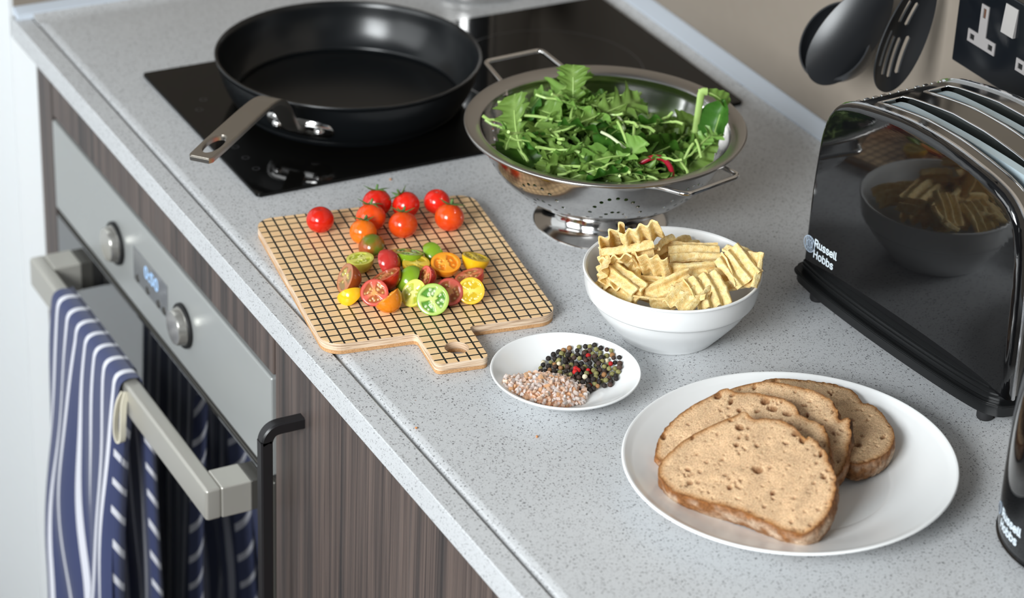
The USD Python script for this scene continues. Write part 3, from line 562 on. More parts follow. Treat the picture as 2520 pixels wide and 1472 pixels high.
CL = ['small brown and green tomato piece behind the cut pile, skin up', 'lime-yellow tomato half, cut face up, at the back left of the cut pile', 'pinkish red tomato half lying skin side up with a long shine', 'red tomato half with its cut face tilted back, right behind the pink face-on half',
 'brownish orange tomato half at the left, cut face turned left', 'bright yellow tomato half lying skin up, leftmost at the front', 'pink tomato half showing its round seeded face, front left', 'orange tomato half lying skin side towards the camera, front row',
 'green tomato wedge pointing up in the middle of the cut pile', 'green tomato half at the back centre, cut face up', 'pale green tomato wedge with a white shine at the back of the pile', 'yellow tomato half, cut face up, behind the green wedge',
 'orange tomato half, round seeded face up, right of centre', 'yellow tomato half at the far right, cut edge up', 'small pinkish red tomato half with its face turned left, behind the yellow-green halves', 'red tomato half lying between the orange half and the round yellow half',
 'yellow tomato half showing its round face, front right', 'dark pink tomato half partly hidden behind the green round half', 'pale yellow tomato half leaning left, beside the green round half', 'bright green tomato half with a round wet seeded face, nearest the camera']
for k, (c, R, n, ax, key, kind) in enumerate(CUTS):
    pal = FC[key]; S = np.array(pal[0])
    if kind == 'wedge': s_, a_ = np.array(n), np.array(ax); a_ -= s_ * (a_ @ s_); a_ /= np.linalg.norm(a_); Rm = np.c_[s_, np.cross(a_, s_), a_]
    else: Rm = basis(n)
    t = thing('cut_tomato', CL[k], 'tomato', c, Rm, 'cut tomato pieces on the board')
    if kind == 'wedge':
        hw = .62; n1, n2 = 18, 40; Tm, A = np.meshgrid(np.linspace(-hw, hw, n1), np.linspace(-math.pi / 2, math.pi / 2, n2), indexing='ij')
        V = np.stack([np.cos(A) * np.cos(Tm), np.cos(A) * np.sin(Tm), np.sin(A)], -1).reshape(-1, 3) * R - np.array([R * .6, 0, 0])
        part(t, 'skin', trimesh.Trimesh(V, grid_faces(n1, n2)[:, ::-1], process=False), 'tomato_skin', True, col=S * (1 + .25 * (noise3(V / R, 1.5, k)[:, None] - .5)))
        f, fc = cut_face(R, pal, 300 + k)
        keep = f.vertices[:, 0][f.faces].min(1) >= -1e-9
        for sgn in (-1, 1):
            e1 = np.array([math.cos(hw), sgn * math.sin(hw), 0]); Rf = np.c_[e1, np.array([0, 0, 1.]), np.cross(e1, [0, 0, 1.])]
            part(t, 'cut_face', move(trimesh.Trimesh(f.vertices, f.faces[keep], process=False), Rf, (-R * .6, 0, 0)), 'tomato_flesh', True, col=fc)
        continue
    sk = half_skin(R, k, sq=(1.0, 1.14, 1.06)[k % 3] if kind == 'half' and n[2] > -.2 else .95); V = sk.vertices
    cc = S * (1 + .3 * (noise3(V / R, 1.2, k)[:, None] - .5))
    if key == 'brown' and kind == 'dome': g_ = np.clip((noise3(V / R, .8, 5) - .40) * 5, 0, 1)[:, None]; cc = cc * (1 - g_) + np.array((.13, .16, .015)) * g_
    part(t, 'skin', sk, 'tomato_skin', True, col=np.clip(cc, 0, 1))
    f, fc = cut_face(R, pal, 300 + k); part(t, 'cut_face', f, 'tomato_flesh', True, col=fc)

# ================================================ salad
mat('leaf', {'a': ('attribute', {'attribute': 'col'}), 'o': ('object_info', {}), 'm': ('map_range', {'from_min': 0, 'from_max': 1, 'to_min': .72, 'to_max': 1.28}), 'mh': ('map_range', {'from_min': 0, 'from_max': 1, 'to_min': .488, 'to_max': .512}), 'h': ('hsv', {}), 'p': ('principled_bsdf', {'roughness': .38, 'specular_ior_level': .35}), 't': ('translucent_bsdf', {}), 'x': ('mix_closure', {'fac': .36})},
    [('a.color', 'h.color'), ('o.random', 'm.value'), ('m.result', 'h.value'), ('o.random', 'mh.value'), ('mh.result', 'h.hue'), ('h.color', 'p.base_color'), ('h.color', 't.color'), ('p.BSDF', 'x.closure1'), ('t.BSDF', 'x.closure2')], 'x.closure')
simple('leaf_stem', (.40, .58, .17), .4)
simple('white_stem', (.66, .74, .46), .35)
simple('chard_red', (.40, .010, .030), .3)
def leaf(seed, length, width, lobes, bend, stem, dark=False, cup=.5, wavy=.10):
    """A lobed blade on a curving midrib and its stalk; base at the origin, growing along +x, upper face to +z."""
    rr = np.random.default_rng(seed); n, m = 64, 9
    t = np.linspace(0, 1, n)
    w = np.sin(np.pi * np.clip(t, 0, 1) ** .8) ** .7 * (.50 + .5 * np.clip((t - .35) / .4, 0, 1))
    if lobes:
        lob = np.zeros(n)
        for q in range(lobes): c_ = (q + .6) / (lobes + 1.2); lob += np.exp(-((t - c_) / (.30 / (lobes + 1.))) ** 2) * rr.uniform(.75, 1.15)
        w = w * np.clip(.34 + .72 * lob + 1.1 * np.clip((t - .70) / .1, 0, 1), .30, 1.15)
    w = np.maximum(w, .03) * width; w[0] = w[-1] = width * .03
    ang = bend * (t ** 1.2) + rr.uniform(-.15, .15) * np.sin(3 * t); dx = length / (n - 1)
    X = np.r_[0, np.cumsum(np.cos(ang[:-1]) * dx)]; Z = np.r_[0, -np.cumsum(np.sin(ang[:-1]) * dx)]; Yc = rr.uniform(-.25, .25) * length * t ** 2
    V, C = [], []; up_ = np.c_[np.sin(ang), np.cos(ang)]
    gA, gB = ((.135, .285, .032), (.37, .56, .16)) if not dark else ((.030, .110, .012), (.10, .24, .030))
    for i in range(n):
        sw = 1 + (.12 * math.sin(i * 1.1 + seed) if lobes else 0)
        for j, s in enumerate(np.linspace(-1, 1, m)):
            y = s * w[i] * (sw if s > 0 else 2 - sw); fwd = abs(s) * w[i] * .45 * (1 if lobes else .1)
            hgt = cup * abs(s) ** 1.5 * w[i] * .6 + wavy * width * math.sin(i * .55 + 2.2 * s + seed) * abs(s)
            V.append((X[i] + fwd * math.cos(ang[i]) + up_[i, 0] * hgt, Yc[i] + y, Z[i] - fwd * math.sin(ang[i]) + up_[i, 1] * hgt))
            k_ = .45 + .55 * math.exp(-abs(s) * 7) if j != m // 2 else 1.0
            k_ = np.clip(k_ * .8 + .35 * (rr.random() - .5) * .5, 0, 1); C.append(np.array(gA) * (1 - k_) + np.array(gB) * k_)
    bl = (np.array(V), grid_faces(n, m))
    q = max(2, int(n * .8)); rib = np.c_[X[:q], Yc[:q], Z[:q]] + np.c_[up_[:q, 0], np.zeros(q), up_[:q, 1]] * .0004
    st = [(-stem, rr.uniform(-.3, .3) * stem, rr.uniform(-.35, .15) * stem), (-stem * .5, rr.uniform(-.1, .1) * stem, -.04 * stem), (-.002, 0, 0)]
    P = np.vstack([smooth_curve(st, 4), rib[::3]])
    return bl, np.array(C), tube(P, np.linspace(.00125, .0004, len(P)), 6)
VAR = [(1, .058, .019, 3, .9, .012, False), (2, .050, .018, 2, 1.4, .010, False), (3, .062, .021, 3, .5, .014, False), (4, .044, .018, 2, 1.1, .010, False), (5, .054, .019, 3, -.6, .012, False), (6, .040, .019, 0, 1.0, .012, False), (7, .058, .022, 0, .8, .012, True), (8, .050, .020, 2, 1.8, .010, False), (9, .050, .020, 0, 1.5, .010, True)]
SG = 'salad leaves in the colander'
SL = {False: 'green rocket leaf with a lobed blade, in the salad in the colander', True: 'dark green baby spinach leaf, in the salad in the colander'}
rs = np.random.default_rng(91)
def leaf_thing(v, label, loc, R, group=SG, mats=('leaf', 'leaf_stem'), s=1.0, nm='salad_leaf'):
    bl, C, st = leaf(*v[:7], *v[7:]); p = thing(nm, label, 'salad leaf', loc, R, group, None, s)
    part(p, 'blade', bl, mats[0], True, col=C); part(p, 'stem', st, mats[1], 40, label='pale leaf stalk'); return p
RIN = lambda z: np.interp(z, bi[::-1][:, 1], bi[::-1][:, 0])          # inner radius of the colander at height z
SHAPE = []
for v_ in VAR:
    bl, C, st = leaf(*v_); SHAPE.append(np.vstack([bl[0][::5], np.asarray(st.vertices)[::7]]))
def outside(P):
    r_ = np.hypot(P[:, 0] - CX, P[:, 1] - CY); z_ = P[:, 2]
    return np.clip(r_ - np.where(z_ > .0985, .1110, RIN(np.clip(z_, .021, .093)) - .0018), 0, 1).max()
protos = [None] * 9
for i in range(215):
    lay = 0 if i < 60 else (1 if i < 130 else 2); k = rs.choice(9, p=[.15, .14, .14, .14, .12, .08, .06, .11, .06]); s = rs.uniform(.95, 1.3); best = None
    for _ in range(40):
        a_, q_ = rs.uniform(0, 6.28), math.sqrt(rs.random()) * (.078, .090, .098)[lay]; q = np.array([math.cos(a_), math.sin(a_)]) * q_
        top = .0985 - .009 * (q_ / .095) ** 2 + .016 * math.exp(-((q[0] + .010) ** 2 + (q[1] - .020) ** 2) / .0030)
        top -= .040 * min(1, max(0, (q @ (.76, .65) - .008) / .055))
        z = max(.036, top - (.034, .015, .002)[lay]) + rs.uniform(-.005, .005)
        az, tilt, roll = rs.uniform(0, 6.28), rs.uniform(-.6, .4), rs.normal(0, .5)
        Rm = rotz(az) @ np.array([[math.cos(tilt), 0, math.sin(tilt)], [0, 1, 0], [-math.sin(tilt), 0, math.cos(tilt)]]) @ rotx(roll)
        ctr = np.array([CX + q[0], CY + q[1], z]) - Rm @ np.array([VAR[k][1] * .45 * s, 0, 0]); o_ = outside(SHAPE[k] * s @ Rm.T + ctr)
        if best is None or o_ < best[0]: best = (o_, ctr, Rm)
        if o_ <= 0: break
    if best[0] > .0025: continue
    _, ctr, Rm = best; q = ctr[:2] + (Rm @ np.array([VAR[k][1] * .45 * s, 0, 0]))[:2] - (CX, CY); u_, w_ = q @ (.885, -.463), q @ (.482, .876)
    where = 'deep in the middle' if lay == 0 else 'in the middle' if np.hypot(u_, w_) < .035 else ('at the left' if u_ < 0 else 'at the right') if abs(u_) > abs(w_) else ('at the back' if w_ > 0 else 'at the front')
    kind_ = ('dark green baby spinach leaf', 'spinach leaves') if VAR[k][6] else ('green rocket leaf with a lobed blade', 'rocket leaves') if VAR[k][3] else ('green smooth-edged salad leaf', 'smooth salad leaves')
    lab, grp = f'{kind_[0]}, {where} of the salad', f'{kind_[1]} {where} of the colander'
    if protos[k] is None: protos[k] = leaf_thing(VAR[k], lab, ctr, Rm, grp, s=s)
    else: copy(protos[k], lab, ctr, Rm, grp, s)
def frame(xa, za):
    xa = np.array(xa, float); xa /= np.linalg.norm(xa); za = np.array(za, float); za -= xa * (za @ xa); za /= np.linalg.norm(za); return np.c_[xa, np.cross(za, xa), za]
leaf_thing((21, .058, .020, 0, .35, .010, True, 1.2, .05), 'large glossy dark spinach leaf standing against the right inner side of the colander', (.4180, -.2080, .0640), frame((.22, .10, 1), (-.75, -.35, .45)), None)
leaf_thing((22, .034, .012, 0, 1.4, .006, False, .9, .05), 'folded leaf hanging from a long pale stalk, tallest at the right of the salad', (.4225, -.1880, .1235), frame((.8, -.35, -.25), (-.2, -.5, .8)), None, ('leaf', 'leaf_stem'))
single('leaf_stalk', tube(smooth_curve([(-.0100, -.0080, -.0480), (-.0066, -.0050, -.0300), (-.0025, -.0018, -.0100), (0, 0, 0), (.0045, -.0018, .0008)], 5), np.linspace(.0026, .0036, 21), sec=[(-1, -.3), (-.5, -.7), (.5, -.7), (1, -.3), (1, .3), (.5, .6), (-.5, .6), (-1, .3)]), 'leaf_stem', 'thick pale green stalk rising at the right of the salad below the folded leaf', 'salad leaf', loc=(.4190, -.1880, .1235), smooth=50)
leaf_thing((23, .072, .026, 3, .35, .026, False, .3, .12), 'broad rocket leaf lying across the top of the salad, midrib pale', (.3020, -.1750, .1090), frame((1, .10, .10), (-.2, -.5, 1)), None)
leaf_thing((24, .046, .020, 3, .3, .016, False, .4, .12), 'upright rocket leaf at the top middle of the salad', (.3180, -.1360, .0960), frame((.15, .25, 1), (-.4, -.9, .3)), None)
leaf_thing((25, .034, .015, 2, .5, .010, False, .3, .12), 'lobed rocket leaf at the front right, close under the rim', (.3850, -.2330, .0905), frame((.62, .25, .30), (-.2, -.6, .8)), None)
rl = thing('chard_stem', 'red chard stalk curving out of the salad at the front', 'salad leaf', (0, 0, 0))
part(rl, 'stem', tube(smooth_curve([(.332, -.232, .090), (.341, -.236, .0955), (.3500, -.2400, .0950), (.3555, -.2450, .0880), (.3570, -.2480, .0780)], 6), .0024, 10), 'chard_red', 40)
for k, (a, b, m_) in enumerate((((.2700, -.1340, .1050), (.3050, -.1560, .1000), 0), ((.3130, -.1960, .1080), (.3260, -.2190, .0990), 1), ((.3320, -.1900, .1130), (.3300, -.2130, .1010), 0), ((.3390, -.1800, .1110), (.3370, -.1960, .1060), 1), ((.3480, -.1930, .1090), (.3350, -.2150, .1000), 0), ((.3800, -.1490, .1140), (.3690, -.1540, .1020), 0), ((.3870, -.2300, .0980), (.3760, -.2340, .0860), 0), ((.3920, -.2260, .0990), (.3900, -.2400, .0880), 0), ((.2880, -.2080, .0960), (.2930, -.2180, .0800), 0), ((.2900, -.2240, .0890), (.3080, -.2370, .0860), 0))):
    a, b = np.array(a), np.array(b); o = (a + b) / 2
    tag(stage.GetPrimAtPath(single('cut_stalk', tube(smooth_curve([a - o, (a - b) * .1 + (0, 0, .0015), b - o], 4), .0013, 7), ('leaf_stem', 'white_stem')[m_], None, None, None, None, tuple(o), 40)), ('pale green cut rocket stalk lying on top of the salad', 'whitish cut rocket stalk lying on top of the salad')[m_], 'salad leaf', ('green cut stalks on the salad', 'white cut stalks on the salad')[m_])

# ================================================ bowl of crisps
CBX, CBY = .2911, -.3618
bw = thing('white_bowl', 'white porcelain bowl with a stepped rim, full of ridged crisps', 'bowl', (CBX, CBY, .0002))
o_ = list(smooth_curve([(.0, .0022), (.034, .0022), (.036, 0), (.0405, 0), (.0440, .0040), (.0525, .0140), (.0620, .0260), (.0675, .0362)], 6)) + list(smooth_curve([(.0692, .0372), (.0712, .0400), (.0728, .0480), (.0738, .0570), (.0746, .0592), (.0738, .0606), (.0720, .0600)], 5)) + list(smooth_curve([(.0708, .0570), (.0675, .0440), (.0600, .0290), (.0480, .0150), (.0300, .0070), (0, .0052)], 6))
part(bw, 'body', lathe(o_, 120), 'porcelain', 28)
mat('crisp', {'g': ('texture_coordinate', {}), 'o': ('object_info', {}), 'n': ('noise_texture', {'scale': 260, 'detail': 3}), 'r': ('rgb_ramp', {'ramp': [(.25, (.74, .46, .16)), (.5, (.87, .62, .28)), (.75, (.92, .74, .42))]}), 'v': ('voronoi_texture', {'scale': 700}), 'l': ('math', {'math_type': 'less_than', 'value2': .17}), 'c': ('mix_color', {'b': (.30, .13, .03)}), 'la': ('math', {'math_type': 'multiply', 'value2': .75}), 'n2': ('noise_texture', {'scale': 900, 'detail': 3}), 'b': ('bump', {'strength': .5, 'distance': .0007}), 'p': ('principled_bsdf', {'roughness': .62, 'specular_ior_level': .3, 'subsurface_weight': .15, 'subsurface_scale': .003})},
    [('g.object', 'n.vector'), ('n.fac', 'r.fac'), ('g.object', 'v.vector'), ('v.distance', 'l.value1'), ('l.value', 'la.value1'), ('la.value', 'c.fac'), ('r.color', 'c.a'), ('c.result', 'p.base_color'), ('g.object', 'n2.vector'), ('n2.fac', 'b.height'), ('b.normal', 'p.normal')])
def crisp(seed, lr, lw, amp=.0022, per=.0100, th=.0020):
    """Corrugated sheet: ridges along x (length lr), waves across y (width lw)."""
    rr = np.random.default_rng(seed); n, m = 30, 56; a = np.linspace(0, 1, n); b = np.linspace(0, 1, m); A, B = np.meshgrid(a, b, indexing='ij')
    ph = rr.uniform(0, 6.28); X = A * lr; Y = B * lw; cv_ = rr.uniform(-.0035, .0035); tw_ = rr.uniform(-.12, .12)
    am = amp * (1 + .25 * np.sin(5 * A + ph) ); Z = am * np.sin(2 * np.pi * Y / per + ph + .5 * np.sin(3 * A + ph)) + cv_ * (4 * (A - .5) ** 2) + tw_ * (A - .5) * (B - .5) * .03
    N = meshkit.fbm(np.stack([X, Y, np.full_like(X, seed * .1)], -1) * 260, 3, seed) - .5; Z = Z + N * .0016
    ed = meshkit.fbm(np.stack([X, Y, np.full_like(X, 9.)], -1) * 180, 2, seed + 50) - .5
    X = X + ed * .0016 * (np.abs(A - .5) > .4); Y = Y + ed * .0016 * (np.abs(B - .5) > .4)
    up_ = np.stack([X, Y, Z + th / 2], -1).reshape(-1, 3); dn = np.stack([X, Y, Z - th / 2], -1).reshape(-1, 3); F = grid_faces(n, m); idx = np.arange(n * m).reshape(n, m); bo_ = np.r_[idx[0], idx[1:, -1], idx[-1, -2::-1], idx[-2:0:-1, 0]]; b2 = np.roll(bo_, -1); o = n * m
    return trimesh.Trimesh(np.vstack([up_, dn]), np.vstack([F, F[:, ::-1] + o, np.c_[bo_, bo_ + o, b2], np.c_[b2, bo_ + o, b2 + o]])[:, ::-1], process=False)
CRL = ['big ridged crisp with deep ridges at the front right of the bowl', 'broken ridged crisp at the front middle of the bowl', 'crisp slanting from the front to the centre of the bowl', 'flat crisp under the top right ones in the middle of the bowl', 'long flat ridged crisp at the back right of the bowl', 'long crisp lying along the front left rim of the bowl', 'wavy crisp lying on the front left one', 'pointed crisp sticking out over the left rim', 'wavy-edged crisp facing the camera at the left centre', 'wavy crisp curling down at the centre of the bowl', 'narrow ridged crisp lying level near the top left of the heap', 'wavy crisp standing up at the back left of the heap', 'tall wavy crisp at the top of the heap', 'small crisp corner between the top crisp and the back right one', 'narrow ridged crisp right behind the big front one', 'upright ridged crisp at the right of the heap', 'crisp leaning out over the right rim of the bowl', 'small crisp piece at the back right rim', 'crisp edge deep in the middle of the heap']
def tuck(v, Rq, p0):
    """Slides a crisp inwards until no part of it passes through the wall of the bowl."""
    p0 = np.array(p0, float)
    for _ in range(25):
        W = v @ Rq.T + p0; d = W[:, :2] - (CBX, CBY); r = np.hypot(d[:, 0], d[:, 1]); lim = np.where(W[:, 2] > .0612, .2, np.interp(W[:, 2], [.0052, .007, .015, .029, .044, .057, .0612], [.0, .030, .048, .060, .0675, .0708, .0715]) - .0006); o = r - lim; i = o.argmax()
        if o[i] <= 0: break
        p0[:2] -= d[i] / r[i] * min(o[i] * .6, .002); p0[2] += .0006
    return p0
for k, (p0, p1, p2) in enumerate(CRISPS):
    p0, p1, p2 = map(np.array, (p0, p1, p2)); p0 = p0 + np.array({7: (.008, -.004, .002), 5: (.003, .003, .003)}.get(k, (0, 0, 0))); r_ = p1 - p0; lr = np.linalg.norm(r_); r_ /= lr; w_ = p2 - p0; w_ -= r_ * (w_ @ r_); lw = np.linalg.norm(w_); w_ /= lw; n_ = np.cross(r_, w_)
    if n_[2] < 0 and False: n_ = -n_
    lr = min(max(lr, .031), .046); lw = max(lw * 1.06, .027); small = k in (13, 17, 18)
    if small: lr, lw = max(.014, lr * .8), max(.012, lw * .8)
    me = crisp(60 + k, lr, lw); Rq = np.c_[r_, w_, n_]
    p0 = tuck(me.vertices, Rq, p0)
    t = thing('ridged_crisp', CRL[k], 'crisp', tuple(p0), Rq, 'ridged crisps in the bowl'); part(t, 'body', me, 'crisp', 60)
rc = np.random.default_rng(17)
for k in range(19):                                                  # the crisps under them
    a = k * 2.4; r0 = .006 + .0024 * k; Rq = rotz(rc.uniform(0, 6.28)) @ rotx(rc.uniform(-.25, .25)); me = crisp(90 + k, .032, .030)
    p0 = tuck(me.vertices, Rq, np.array([CBX + r0 * math.cos(a), CBY + r0 * math.sin(a), .0455 + .0008 * k]) - Rq @ np.array([.016, .015, 0]))
    t = thing('ridged_crisp', 'ridged crisp lying under the others in the bowl', 'crisp', tuple(p0), Rq, 'crisps underneath in the bowl'); part(t, 'body', me, 'crisp', 60)

# ================================================ dish with salt and peppercorns
DX, DY = .1656, -.4108
ds = thing('white_dish', 'small round white dish holding pink salt and peppercorns', 'dish', (DX, DY, .0002))
dish = list(smooth_curve([(0, .0010), (.026, .0010), (.028, 0), (.0320, 0), (.0380, .0030), (.0500, .0098), (.0588, .0158), (.0606, .0178), (.0600, .0188), (.0585, .0184)], 5)) + list(smooth_curve([(.0560, .0168), (.0480, .0115), (.0380, .0062), (.0280, .0042), (0, .0036)], 6))
part(ds, 'body', lathe(dish, 110), 'porcelain', 35)
dz = lambda r: float(np.interp(r, [0, .028, .038, .048, .056, .06], [.0036, .0042, .0062, .0115, .0168, .0186])) + .0002
PEP = {'black': ((.034, .027, .024), 'wrinkled black peppercorn in the mixed heap on the white dish', 'black peppercorns on the dish'), 'brown': ((.085, .050, .038), 'dark brown peppercorn in the mixed heap on the white dish', 'brown peppercorns on the dish'), 'green': ((.27, .25, .095), 'olive green peppercorn in the mixed heap on the white dish', 'green peppercorns on the dish'),
       'white': ((.72, .64, .46), 'creamy white peppercorn in the mixed heap on the white dish', 'white peppercorns on the dish'), 'red': ((.58, .020, .020), 'bright red peppercorn in the mixed heap on the white dish', 'red peppercorns on the dish'), 'tan': ((.34, .17, .07), 'tan peppercorn in the mixed heap on the white dish', 'tan peppercorns on the dish')}
vcol('pepper', .65, specular_ior_level=.25)
def peppercorn(key, loc, R, s):
    P = '/World/_'
    k_ = ('pep', key)
    if k_ not in count:
        t = thing('peppercorn', PEP[key][1], 'peppercorn', loc, R, PEP[key][2], None, s); count[k_] = t
        b = trimesh.creation.icosphere(3, 1.0); v = b.vertices; w_ = {'white': .03, 'red': .10}.get(key, .28)
        f = meshkit.fbm(v * 3.4 + 7, 3, 3); rg = np.abs(f - .5) * 2; v2 = v * (1 - w_ * (.35 - rg)[:, None] * .9) * .00215
        part(t, 'body', trimesh.Trimesh(v2, b.faces, process=False), 'pepper', True, col=np.array(PEP[key][0]) * (.6 + 1.1 * rg[:, None]))
    else: copy(count[k_], PEP[key][1], loc, R, None, s)
def heap(n, cx, cy, sx, sy, rot, hgt, d, rg, edge=.052):
    """Positions of n grains piled on the dish: dart throwing, later ones settle on earlier ones."""
    out = []; c, s = math.cos(rot), math.sin(rot)
    for _ in range(n * 60):
        if len(out) >= n: break
        a, r = rg.uniform(0, 6.28), math.sqrt(rg.random()); u, v = r * sx * math.cos(a), r * sy * math.sin(a)
        x, y = cx + u * c - v * s, cy + u * s + v * c; rr = math.hypot(x - DX, y - DY)
        if rr > edge: continue
        z = dz(rr) + d / 2; 
        for q in out:
            h2 = (x - q[0]) ** 2 + (y - q[1]) ** 2
            if h2 < (d * .98) ** 2: z = max(z, q[2] + math.sqrt((d * .98) ** 2 - h2))
        if z > dz(rr) + d / 2 + hgt * (1 - r ** 2) + .0006: continue
        out.append((x, y, z))
    return out
rq = np.random.default_rng(5)
def randR(): 
    q = rq.normal(size=4); q /= np.linalg.norm(q); w, x, y, z = q
    return np.array([[1 - 2 * (y * y + z * z), 2 * (x * y - w * z), 2 * (x * z + w * y)], [2 * (x * y + w * z), 1 - 2 * (x * x + z * z), 2 * (y * z - w * x)], [2 * (x * z - w * y), 2 * (y * z + w * x), 1 - 2 * (x * x + y * y)]])
PA = math.atan2(-.463, .885)
pep = heap(280, .1850, -.4010, .0330, .0300, PA, .0060, .0043, rq)
for x, y, z in pep:
    key = rq.choice(['black', 'brown', 'green', 'white', 'red', 'tan'], p=[.40, .19, .31, .035, .025, .04]); peppercorn(key, (x, y, z), randR(), rq.uniform(.85, 1.08))
tz_ = max(p[2] for p in pep)
for q in ((.1790, -.4035), (.1795, -.4068), (.1762, -.4078)): peppercorn('red', (q[0], q[1], dz(math.hypot(q[0] - DX, q[1] - DY)) + .0085), randR(), 1.05)
SALT = [((.95, .69, .57), 'pale pink'), ((.92, .49, .31), 'salmon pink'), ((.88, .36, .17), 'orange pink'), ((.96, .82, .74), 'whitish')]
for k, (c_, nm) in enumerate(SALT): simple(f'salt_{k}', c_, .32, 0, specular_ior_level=.3, subsurface_weight=.6, subsurface_scale=.004, subsurface_radius=(1, .6, .45))
def crystal(rg):
    v = trimesh.creation.icosphere(1, 1.0).vertices * rg.uniform(.62, 1.1, (42, 1)) * rg.uniform([.8, .7, .55], [1.25, 1.0, .85]); v = v[rg.choice(42, 15, False)]; return trimesh.Trimesh(*hull(v * .0029), process=False)
sp_ = []
SX_, SY_ = .1450, -.4165
def mound(x, y):
    dx, dy = x - SX_, y - SY_; u, w = dx * math.cos(PA) + dy * math.sin(PA), -dx * math.sin(PA) + dy * math.cos(PA); q = (u / .0335) ** 2 + (w / .0265) ** 2
    return .0110 * max(0, 1 - q) ** .8, q
qs = np.linspace(-.036, .036, 70); V = []; 
for a_ in qs:
    for b_ in qs:
        x, y = SX_ + a_, SY_ + b_; rr = math.hypot(x - DX, y - DY); h_, q_ = mound(x, y); V.append((x, y, dz(min(rr, .06)) - .0006 + (h_ if rr < .0545 else 0)))
V = np.array(V); F = grid_faces(70, 70); ok = np.array([mound(*V[i, :2])[1] < 1 and math.hypot(V[i, 0] - DX, V[i, 1] - DY) < .054 for i in range(len(V))]); F = F[ok[F].all(1)]
V[:, 2] += (meshkit.fbm(V * 700, 2, 4) - .5) * .0022 * ok
single('fine_salt', trimesh.Trimesh(V, F, process=False), 'salt_1', 'fine pink salt grains filling the heap under the coarse crystals', 'salt', kind='stuff', smooth=False)
sal = []
while len(sal) < 300:
    a_, b_ = rq.uniform(-.034, .034, 2); x, y = SX_ + a_, SY_ + b_; rr = math.hypot(x - DX, y - DY); h_, q_ = mound(x, y)
    if q_ > 1.05 or rr > .0545 or (sal and min((x - p[0]) ** 2 + (y - p[1]) ** 2 for p in sal) < .0021 ** 2): continue
    sal.append((x, y, dz(rr) + h_ + rq.uniform(.0006, .0016)))
for i, (x, y, z) in enumerate(sal):
    k = i if i < 12 else int(rq.choice(12, p=[.12, .10, .05, .06] * 3 / np.sum([.12, .10, .05, .06] * 3))); c_ = k % 4; lab = f'{SALT[c_][1]} coarse salt crystal in the heap on the white dish'
    if i < 12: t = thing('salt_crystal', lab, 'salt', (x, y, z), randR(), f'{SALT[c_][1]} salt crystals on the dish', None, rq.uniform(.8, 1.2)); part(t, 'body', crystal(np.random.default_rng(500 + i)), f'salt_{c_}', False); sp_.append(t)
    else: copy(sp_[k], lab, (x, y, z), randR(), None, rq.uniform(.6, 1.25))
# ================================================ plate and bread
PX, PY, PA_ = .2557, -.6020, math.radians(24.7)
pt = thing('dinner_plate', 'large white coupe plate holding slices of brown bread', 'plate', (PX, PY, .0002), rotz(PA_))
pp = list(smooth_curve([(0, .0022), (.060, .0022), (.064, 0), (.0680, 0), (.0740, .0024), (.0900, .0070), (.1120, .0132), (.1260, .0178), (.1305, .0202), (.1318, .0214), (.1308, .0226), (.1290, .0223)], 5)) + list(smooth_curve([(.1250, .0202), (.1120, .0155), (.0960, .0102), (.0820, .0070), (.0700, .0058), (0, .0055)], 6))
pm = lathe(pp, 140); v = pm.vertices.copy(); v[:, 1] *= .962; part(pt, 'body', trimesh.Trimesh(v, pm.faces, process=False), 'porcelain', 35)
mat('crumb', {'a': ('attribute', {'attribute': 'col'}), 'g': ('texture_coordinate', {}), 'n': ('noise_texture', {'scale': 900, 'detail': 4}), 'r': ('rgb_ramp', {'ramp': [(.32, (.62, .57, .52)), (.58, (1.10, 1.10, 1.10))]}), 'x': ('mix_color', {'blend_type': 'multiply', 'fac': 1.0}), 'b': ('bump', {'strength': .55, 'distance': .0008}), 'p': ('principled_bsdf', {'roughness': .75, 'specular_ior_level': .2, 'subsurface_weight': .12, 'subsurface_scale': .003})},
    [('g.object', 'n.vector'), ('n.fac', 'r.fac'), ('a.color', 'x.a'), ('r.color', 'x.b'), ('x.result', 'p.base_color'), ('n.fac', 'b.height'), ('b.normal', 'p.normal')])
mat('crust', {'a': ('attribute', {'attribute': 'col'}), 'g': ('texture_coordinate', {}), 'n': ('noise_texture', {'scale': 420, 'detail': 5, 'roughness': .65}), 'r': ('rgb_ramp', {'ramp': [(.3, (.55, .5, .46)), (.65, (1.15, 1.15, 1.15))]}), 'x': ('mix_color', {'blend_type': 'multiply', 'fac': 1.0}), 'b': ('bump', {'strength': .8, 'distance': .0016}), 'p': ('principled_bsdf', {'roughness': .7, 'specular_ior_level': .3})},
    [('g.object', 'n.vector'), ('n.fac', 'r.fac'), ('a.color', 'x.a'), ('r.color', 'x.b'), ('x.result', 'p.base_color'), ('n.fac', 'b.height'), ('b.normal', 'p.normal')])
def resample(P, d):
    P = np.vstack([P, P[0]]); s = np.r_[0, np.cumsum(np.linalg.norm(np.diff(P, axis=0), axis=1))]; n = max(8, int(s[-1] / d)); q = np.linspace(0, s[-1], n, endpoint=False)
    return np.c_[np.interp(q, s, P[:, 0]), np.interp(q, s, P[:, 1])]
